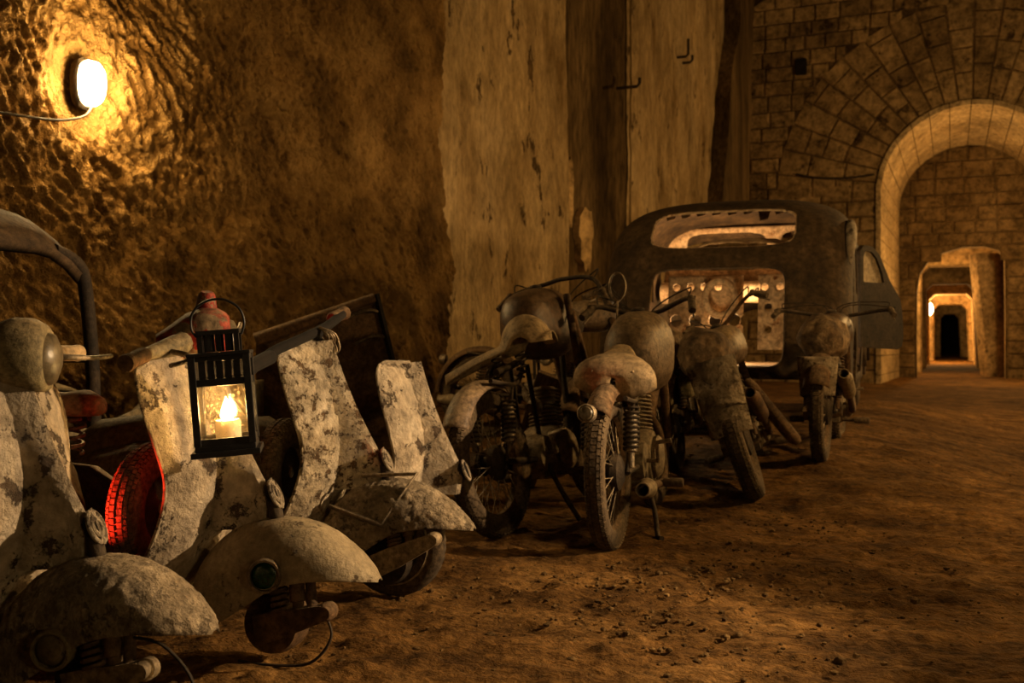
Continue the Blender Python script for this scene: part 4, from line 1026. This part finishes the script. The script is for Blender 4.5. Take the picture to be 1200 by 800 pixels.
# ------------------------------------------------------------------ car with the open door, seen from behind
def holed(fn, nu, nv, holes, to2d, snap):
    """grid surface fn(u,v)->(x,y,z) with openings; holes: list of f(p2)->value (<0 inside) with projector g(p2)->point on rim"""
    vs = [Vector(fn(i / (nu - 1), j / (nv - 1))) for j in range(nv) for i in range(nu)]
    fs = []
    for j in range(nv - 1):
        for i in range(nu - 1):
            q = (j * nu + i, j * nu + i + 1, (j + 1) * nu + i + 1, (j + 1) * nu + i)
            c = sum((vs[k] for k in q), Vector()) / 4
            if not any(h.inside(to2d(c)) for h in holes if h.near(c)): fs.append(q)
    used = {}
    for q in fs:
        for k in q: used[k] = used.get(k, 0) + 1
    for k, n in used.items():
        if n == 4: continue
        for h in holes:
            if not h.near(vs[k]): continue
            p = to2d(vs[k]); r = h.rim(p)
            if r is not None and (Vector(r) - Vector(p)).length < snap: vs[k] = snapback(vs[k], p, r)
    keep = sorted(used); m = {k: i for i, k in enumerate(keep)}
    return [vs[k] for k in keep], [tuple(m[k] for k in q) for q in fs]
def snapback(v, p, r): return Vector((v.x + r[0] - p[0], v.y, v.z + r[1] - p[1]))
class Sup:
    """superellipse opening in x,z"""
    def __init__(s, cx, cz, a, b, n=4, near=lambda v: True): s.c = (cx, cz); s.a, s.b, s.n, s.near = a, b, n, near
    def val(s, p): return (abs((p[0] - s.c[0]) / s.a) ** s.n + abs((p[1] - s.c[1]) / s.b) ** s.n) ** (1 / s.n)
    def inside(s, p): return s.val(p) < 1
    def rim(s, p):
        k = s.val(p)
        return None if k < 1e-6 else (s.c[0] + (p[0] - s.c[0]) / k, s.c[1] + (p[1] - s.c[1]) / k)
CR = P(836, 400, 8.3); CR = Vector((CR.x, CR.y, 0)); CR.z = gz((CR.x, CR.y + .6)) - .0
CH = math.radians(2)
car = empty('sedan_car', CR, (0, 0, CH), 1.135)
HW = .92
PROF = [(0, 2.45, 1.60), (.07, 2.25, 1.70), (.18, 1.8, 1.765), (.32, 1.25, 1.765), (.45, .85, 1.72), (.55, .58, 1.60), (.63, .40, 1.42), (.72, .26, 1.20), (.82, .13, .93), (.92, .04, .62), (1, .02, .36)]
def car_top(u, v):
    q = 2 * u - 1; y, z = interp(PROF, v); y2, z2 = interp(PROF, min(v + .01, 1)); y1, z1 = interp(PROF, max(v - .01, 0))
    t = Vector((y2 - y1, z2 - z1)).normalized(); n = Vector((-t[1], t[0]))      # inward (forward / down)
    if n[1] > 0 and v < .5: n = -n
    if v >= .5 and n[0] < 0: n = -n
    p = 3.0; drop = .36 * (1 - max(0, 1 - abs(q) ** p) ** (1 / p))
    wd = HW * (.93 + .07 * min(1, v / .6))
    return (wd * q if abs(q) < 1 else wd * q, y + n[0] * drop, z + n[1] * drop)
win = Sup(-.01, 1.475, .54, .155, 4.5, lambda v: v.y < 1.2)
boot = Sup(-.01, .80, .50, .37, 8, lambda v: v.y < .9)
vs, fs = holed(car_top, 121, 131, [win, boot], lambda v: (v.x, v.z), .03)
MB().add(vs, fs).build('body_shell', MT['carpaint'], car, 60, solid=.02)
def rimtube(name, h, r, m, dy=.0):
    pts = []
    for i in range(64):
        a = 2 * PI * i / 64; c, s = math.cos(a), math.sin(a)
        x = h.c[0] + h.a * math.copysign(abs(c) ** (2 / h.n), c); z = h.c[1] + h.b * math.copysign(abs(s) ** (2 / h.n), s)
        # find v on the profile with that height
        best = min((abs(car_top(.5 + x / (2 * HW), k / 200)[2] - z), k) for k in range(90, 201))[1]
        p = car_top(.5 + x / (2 * HW), best / 200); pts.append((x, p[1] + dy, z))
    MB().tube(pts, r, 6, True).build(name, m, car, 60)
rimtube('rear_window_frame', win, .010, MT['carinner'])
rimtube('boot_opening_frame', boot, .014, MT['carpaint'])
# sides: quarter panels, pillars and sills
def side(s):
    def fn(u, v): return (s * HW * (.985 + .015 * math.sin(v * PI)), .30 + 3.2 * u, .30 + 1.12 * v)
    def inside(u, v):
        y, z = .30 + 3.2 * u, .30 + 1.12 * v
        if y < interp([(.30, .37), (.81, .46), (1.05, .57), (1.22, .67), (1.32, .79), (1.38, .95), (1.42, 1.3)], z)[0]: return False
        if z > 1.0 + .0 and (.86 + .3 * max(0, z - 1.2)) < y < 1.18 and z < 1.34: return False     # quarter window
        if 1.24 < y < 2.1 and z > .38 and (s > 0 or z > .98) and z < 1.36: return False              # doorway
        if z > 1.0 and y > 2.2 + (1.42 - z) * .8: return False                                 # bonnet line
        if (y - .75) ** 2 + (z - .36) ** 2 < .36 ** 2: return False                           # wheel arch
        if (y - 2.95) ** 2 + (z - .36) ** 2 < .36 ** 2: return False
        return True
    MB().grid(fn, 97, 35, inside).build('side_panel', MT['carpaint'], car, 60, solid=.025)
for s in (-1, 1): side(s)
# pale strips painting the lit edge of the right quarter window
MB().loft([[Vector((HW * x, y, z)) for x, y in ((.975, .60), (.998, .56), (.998, .64), (.975, .68))] for z in (1.02, 1.12, 1.22, 1.32, 1.38)]).build('lit_window_strip', MT['carinner'], car, 40)
MB().tube([Vector(car_top(.978, .44 + .25 * k / 8)) + Vector((.03, -.02, 0)) for k in range(9)], [.006, .022, .036, .042, .044, .042, .036, .022, .006], 8).build('painted_lit_edge', MT['cream'], car, 60)  # pale bead, light on the window opening put into its colour
# bonnet and front wings ahead of the screen
MB().grid(lambda u, v: ((2 * u - 1) * (.62 - .12 * v), 2.35 + 1.2 * v, 1.08 - .10 * v - .22 * abs(2 * u - 1) ** 3), 17, 12).build('bonnet', MT['carpaint'], car, 60, solid=.02)
for s in (-1, 1):
    arc = MB().grid(lambda u, v: (s * (.60 + .36 * v), 2.95 + .50 * math.cos(math.radians(10 + 165 * u)), .36 + .48 * math.sin(math.radians(10 + 165 * u)) * (1 - .06 * (2 * v - 1) ** 2)), 24, 8)
    arc.build('front_wing', MT['carpaint'], car, 60, solid=.015)
    for yy in (.75, 2.95):
        t = ring_tyre(MB(), (0, 0, 0), .34, .08, .09, axis='x', seg=60).build('tyre', MT['rubber'], car, 50); t.location = (s * .80, yy, .34)
        MB().lathe([(.165, .06 * s), (.17, .05 * s), (.14, .02 * s), (.10, .05 * s), (.04, .07 * s), (.001, .075 * s)], (0, 0, 0), (1, 0, 0), 26).build('hub_cap', MT['steel'], t, 40)
# inside: floor, seat frames with lightening holes, front screen, dash
MB().box((0, 1.4, .42), (1.7, 2.2, .03)).build('floor_pan', MT['rust'], car, 0)
def plate(name, cx, y, cz, w, h, holes, m, lean=0.0, corner=.10):
    fn = lambda u, v: (cx + (u - .5) * w, y + lean * (v - .5) * h, cz + (v - .5) * h)
    vs, fs = holed(fn, int(w / .02) + 2, int(h / .02) + 2, [Sup(a, b, r, r, 2) for a, b, r in holes], lambda v: (v.x, v.z), .03)
    return MB().add(vs, fs).build(name, m, car, 60, solid=.012)
plate('seat_back_frame', -.26, 1.12, .86, .62, .62, [(-.50 + .115 * k, 1.075, .032) for k in range(4)] + [(-.50 + .16 * k, .80, .05) for k in range(4)], MT['carinner'], .12)
MB().tube([(-.12 + .12 * math.cos(q), 1.02, .98 + .14 * math.sin(q)) for q in (2 * PI * i / 28 for i in range(28))], .03, 8, True).build('seat_hoop', MT['carinner'], car, 60)
plate('seat_side_frame', .36, .95, .86, .34, .60, [(.24, 1.06, .03), (.36, 1.06, .03), (.48, 1.06, .03), (.27, .90, .03), (.46, .90, .03), (.27, .72, .03), (.46, .72, .03)], MT['carinner'], .1)
fnw = lambda u, v: ((2 * u - 1) * (.90 - .12 * v), 2.42 - .22 * v, 1.06 + .62 * v)
vs, fs = holed(fnw, 84, 40, [Sup(-.26, 1.46, .37, .17, 5), Sup(.50, 1.46, .27, .17, 5)], lambda v: (v.x, v.z), .03)
MB().add(vs, fs).build('windscreen_frame', MT['carinner'], car, 60, solid=.03)
MB().loft([[Vector((x, 2.18 + .12 * math.cos(q), 1.08 + .10 * math.sin(q))) for q in (2 * PI * i / 12 for i in range(12))] for x in (-.85, -.4, 0, .4, .85)]).build('dashboard', MT['carinner'], car, 50)
MB().grid(lambda u, v: (-.30 + .80 * u, .55 + .35 * v, 1.33 + .05 * math.sin(PI * u) + .10 * v - .05 * v * v), 30, 10).roughen(.03, 5, 3).build('parcel_shelf', MT['carinner'], car, 60, solid=.008)
tt = MB()
for k in range(9):
    x = -.52 + .125 * k; L = rnd.uniform(.03, .10)
    tt.loft([[Vector((x - .05, 1.0, 1.70)), Vector((x + .06, 1.0, 1.70)), Vector((x + .06, 1.02, 1.70)), Vector((x - .05, 1.02, 1.70))], [Vector((x - .03, 1.0, 1.68 - L)), Vector((x + .03, 1.0, 1.69 - L)), Vector((x + .03, 1.01, 1.69 - L)), Vector((x - .03, 1.01, 1.68 - L))]])
tt.build('torn_headlining', MT['torn'], car, 40)
# the open door, hinged at its rear edge
dg = empty('tmp', (0, 0, 0)); bpy.data.objects.remove(dg)
D0 = Vector((HW + .01, 1.26, 0)); da = math.radians(32)
def dpt(s, z, t=0):
    s *= .82
    return Vector((D0.x + s * math.sin(da) + t * math.cos(da), D0.y + s * math.cos(da) - t * math.sin(da), z))
outline = [(0, .58), (0, 1.35), (.06, 1.395), (.20, 1.39), (.32, 1.33), (.50, 1.12), (.68, .98), (.72, .86), (.735, .66), (.71, .58), (.66, .56)]
wino = [(.05, 1.10), (.05, 1.31), (.09, 1.35), (.19, 1.345), (.27, 1.30), (.36, 1.19), (.40, 1.10)]
def door_ring(n):
    """resample both outlines by angle about the window centre so that they can be bridged"""
    c = Vector((.2, 1.2))
    def hit(poly, a):
        d = Vector((math.cos(a), math.sin(a))); best = None
        for i in range(len(poly)):
            p, q = Vector(poly[i]), Vector(poly[(i + 1) % len(poly)])
            den = d.x * (q - p).y - d.y * (q - p).x
            if abs(den) < 1e-9: continue
            w_ = p - c; t = (w_.x * (q - p).y - w_.y * (q - p).x) / den; s = (w_.x * d.y - w_.y * d.x) / den
            if t > 0 and -1e-6 <= s <= 1 + 1e-6 and (best is None or t > best): best = t
        return c + d * best
    return [hit(outline, 2 * PI * k / n) for k in range(n)], [hit(wino, 2 * PI * k / n) for k in range(n)]
oo, ii = door_ring(72)
mb = MB()
ring = [[dpt(p.x, p.y, -.02) for p in ii], [dpt(p.x, p.y, -.02) for p in oo], [dpt(p.x, p.y, .025) for p in oo], [dpt(p.x, p.y, .025) for p in ii]]
secs = ring + [ring[0]]
mb.loft(secs, True, False); do = mb.build('door', MT['dark'], car, 30)
MB().loft([[dpt(p.x, p.y, t_) for p in ii] for t_ in (-.002, .004)]).build('window_glass', MT['dusty_pane'], do, 30)
MB().tube([dpt(.68, .86, -.03), dpt(.68, .86, -.07), dpt(.58, .85, -.07)], .012, 8).build('door_handle', MT['steel'], do)
MB().box((0, 0, 0), (.02, .05, .05)).build('mirror', MT['dark'], do, 0).location = dpt(.30, 1.02, -.03)
tag(car, 'dark dusty vintage sedan seen from behind with its door open', 'car')
bl = empty('added_car_lamp', Matrix.LocRotScale(CR, car.rotation_euler, car.scale) @ Vector((-.22, 1.55, .475)))  # unseen lamp added to make the cabin glow
MB().lathe([(.02, -.02), (.03, .03), (.032, .05)], (0, 0, 0), (0, 0, 1), 12).build('added_lamp_base', MT['dark'], bl)
MB().ball((0, 0, .08), .03, 12, 8).build('bulb', MT['bulb'], bl)
point('lamp_light', (0, 0, .30), 110, (1, .62, .28), .05, bl)
tag(bl, 'added unseen lamp on the floor inside the sedan', 'lamp', 'added lamps in the sedan')
bl = empty('added_car_lamp', Matrix.LocRotScale(CR, car.rotation_euler, car.scale) @ Vector((-.16, .20, .33)))  # second unseen lamp, added to brighten the seat frames
MB().lathe([(.02, -.02), (.03, .03), (.032, .05)], (0, 0, 0), (0, 0, 1), 12).build('added_lamp_base', MT['dark'], bl)
MB().ball((0, 0, .08), .03, 12, 8).build('bulb', MT['bulb'], bl)
point('lamp_light', (0, -.05, .24), 11, (1, .62, .28), .04, bl)
tag(bl, 'added unseen lamp in the boot of the sedan', 'lamp', 'added lamps in the sedan')

# ------------------------------------------------------------------ gutted car between the scooters and the rock wall
hulk = empty('gutted_car', (-4.28, 3.46, 0), (0, 0, 0))      # local y runs along the tunnel, x = +.5 is the side facing us
MB().grid(lambda u, v: ((lambda a: (-.62 + 1.24 * u, -1.6 + 1.72 * v, 1.51 + .06 * math.sin(PI * u) - .12 * max(0, (v - .86) / .14) ** 2 - .15 * abs(2 * u - 1) ** 5))(0)), 17, 22).build('roof', MT['carpaint'], hulk, 60, solid=.05)
for s in (-1, 1):
    MB().tube(smoothpath([(s * .60, -.02, 1.37), (s * .61, .10, 1.32), (s * .615, .15, 1.2), (s * .62, .19, .8), (s * .62, .20, .35)], 4), .032, 8).build('windscreen_pillar', MT['dark'], hulk, 60)
    MB().tube([(s * .6, -1.2, 1.38), (s * .62, -1.2, .35)], .035, 8).build('door_pillar', MT['dark'], hulk)
MB().box((0, .22, .90), (1.2, .08, .08)).build('scuttle_rail', MT['dark'], hulk, 0, bevel=.02)
MB().grid(lambda u, v: (.64, -1.3 + 1.5 * u, .14 + .42 * v), 16, 8).build('lower_side_panel', MT['olive'], hulk, 40, solid=.02)
MB().grid(lambda u, v: (.645, .2 + 1.25 * u, .14 + (.42 + .18 * min(1, u * 2)) * v), 16, 8).build('engine_side_panel', MT['olive'], hulk, 40, solid=.02)
for yy in (.95, -1.0):
    for s in (-1, 1):
        MB().grid(lambda u, v: (s * (.40 + .30 * v), yy + .42 * math.cos(math.radians(5 + 170 * u)), .30 + .42 * math.sin(math.radians(5 + 170 * u)) * (1 - .08 * (2 * v - 1) ** 2)), 24, 8).build('wing', MT['olive'], hulk, 60, solid=.015)
        t = ring_tyre(MB(), (0, 0, 0), .30, .07, .08, axis='x', seg=48).build('tyre', MT['rubber'], hulk, 50); t.location = (s * .58, yy, .30)
        MB().lathe([(.15, .05 * s), (.1, .02 * s), (.05, .05 * s), (.001, .06 * s)], (0, 0, 0), (1, 0, 0), 22).build('hub_cap', MT['rust'], t, 40)
MB().box((0, -.1, .28), (1.2, 2.9, .06)).build('chassis', MT['dark'], hulk, 0)
MB().loft([[Vector((-.5, y, z)), Vector((.5, y, z)), Vector((.5, y + .1, z - .02)), Vector((-.5, y + .1, z - .02))] for y, z in ((-.55, .32), (-.50, .6), (-.62, .92))]).build('seat_back', MT['black'], hulk, 40)
tag(hulk, 'gutted vintage car with dusty roof edge standing behind the scooters', 'car')
# sheet metal panel leaning behind the third scooter
pb = MB()
c0, c1, c2, c3 = P(300, 393, 6.2), P(441, 345, 6.35), P(487, 470, 6.15), P(270, 560, 5.8)
pz = lambda p: Vector((p.x, p.y, p.z))
lean_b = G(500, 590, 0.0); lean_a = G(300, 583, 0.0)
pb.loft([[c0, c1, c1 + Vector((-.03, .05, 0)), c0 + Vector((-.03, .05, 0))], [Vector((lean_a.x, lean_a.y, .01)), Vector((lean_b.x, lean_b.y, .01)), Vector((lean_b.x - .03, lean_b.y + .05, .01)), Vector((lean_a.x - .03, lean_a.y + .05, .01))]])
pnl = pb.build('rusty_sheet', MT['rust'], None, 20)
MB().tube([c1, Vector((lean_b.x, lean_b.y, .01))], .022, 6).build('edge_strip', MT['black'], pnl)
MB().tube([c0 + Vector((.01, -.02, -.03)), c1 + Vector((0, -.02, -.02))], [.045, .03], 6).build('top_rail', MT['rust'], pnl, 60)
for t, l in ((.30, .22), (.72, .18)):
    q = c1.lerp(Vector((lean_b.x, lean_b.y, .01)), t * .3)
    MB().tube(smoothpath([q, q + RGT * -.07 + Vector((0, -.03, .012)), q + RGT * -l + Vector((0, -.03, -.04))], 4), .012, 6).build('hinge_strap', MT['steel'], pnl, 60)
tag(pnl, 'rusty sheet metal panel leaning behind the scooter with bare handlebars', 'metal sheet')
# beams lying on the ground behind the bikes, and the dirt clods
o = MB().box((0, 0, .05), (1.5, .16, .10)).build('timber_beam', MT['wood'], None, 0, bevel=.01); o.location = (-2.3, 7.95, gz((-2.3, 7.95))); o.rotation_euler = (0, 0, .05)
tag(o, 'weathered timber beam lying on the dirt behind the motorcycles', 'beam')
o = MB().box((0, 0, 0), (.20, .05, .75)).build('timber_board', MT['wood'], None, 0, bevel=.006); o.location = (-2.34, 5.95, .38 + gz((-2.34, 5.95))); o.rotation_euler = (.25, .35, .2)
tag(o, 'broken timber board leaning under the bulbous tank motorcycle', 'board')
cl = MB(); rc = random.Random(11)
def clod(x, y, s):
    z = gz((x, y)); n = rc.randint(5, 6); secs = []
    for i in range(4):
        t = PI * (i + .15) / 3.3; secs.append([Vector((x, y, z)) + Vector((s * math.sin(t) * math.cos(q) * rc.uniform(.7, 1.2), s * math.sin(t) * math.sin(q) * rc.uniform(.7, 1.2), -s * .6 * math.cos(t))) for q in (2 * PI * k / n for k in range(n))])
    cl.loft(secs)
for _ in range(1500):
    x = min(rc.uniform(-3.0, 3.0), rc.uniform(-3, 3.0)); y = rc.uniform(1.9, 8.0) if rc.random() < .75 else rc.uniform(2, 4.5)
    clod(x, y, rc.uniform(.003, .009) * (1 + 1.6 * (rc.random() < .05)))
for _ in range(500):
    clod(rc.gauss(-1.0, .45), rc.gauss(4.3, .9), rc.uniform(.004, .015))
tag(cl.build('dirt_clods', MT['clod'], None, 50), 'small clods and crumbs of earth scattered over the floor', 'dirt', None, 'stuff')
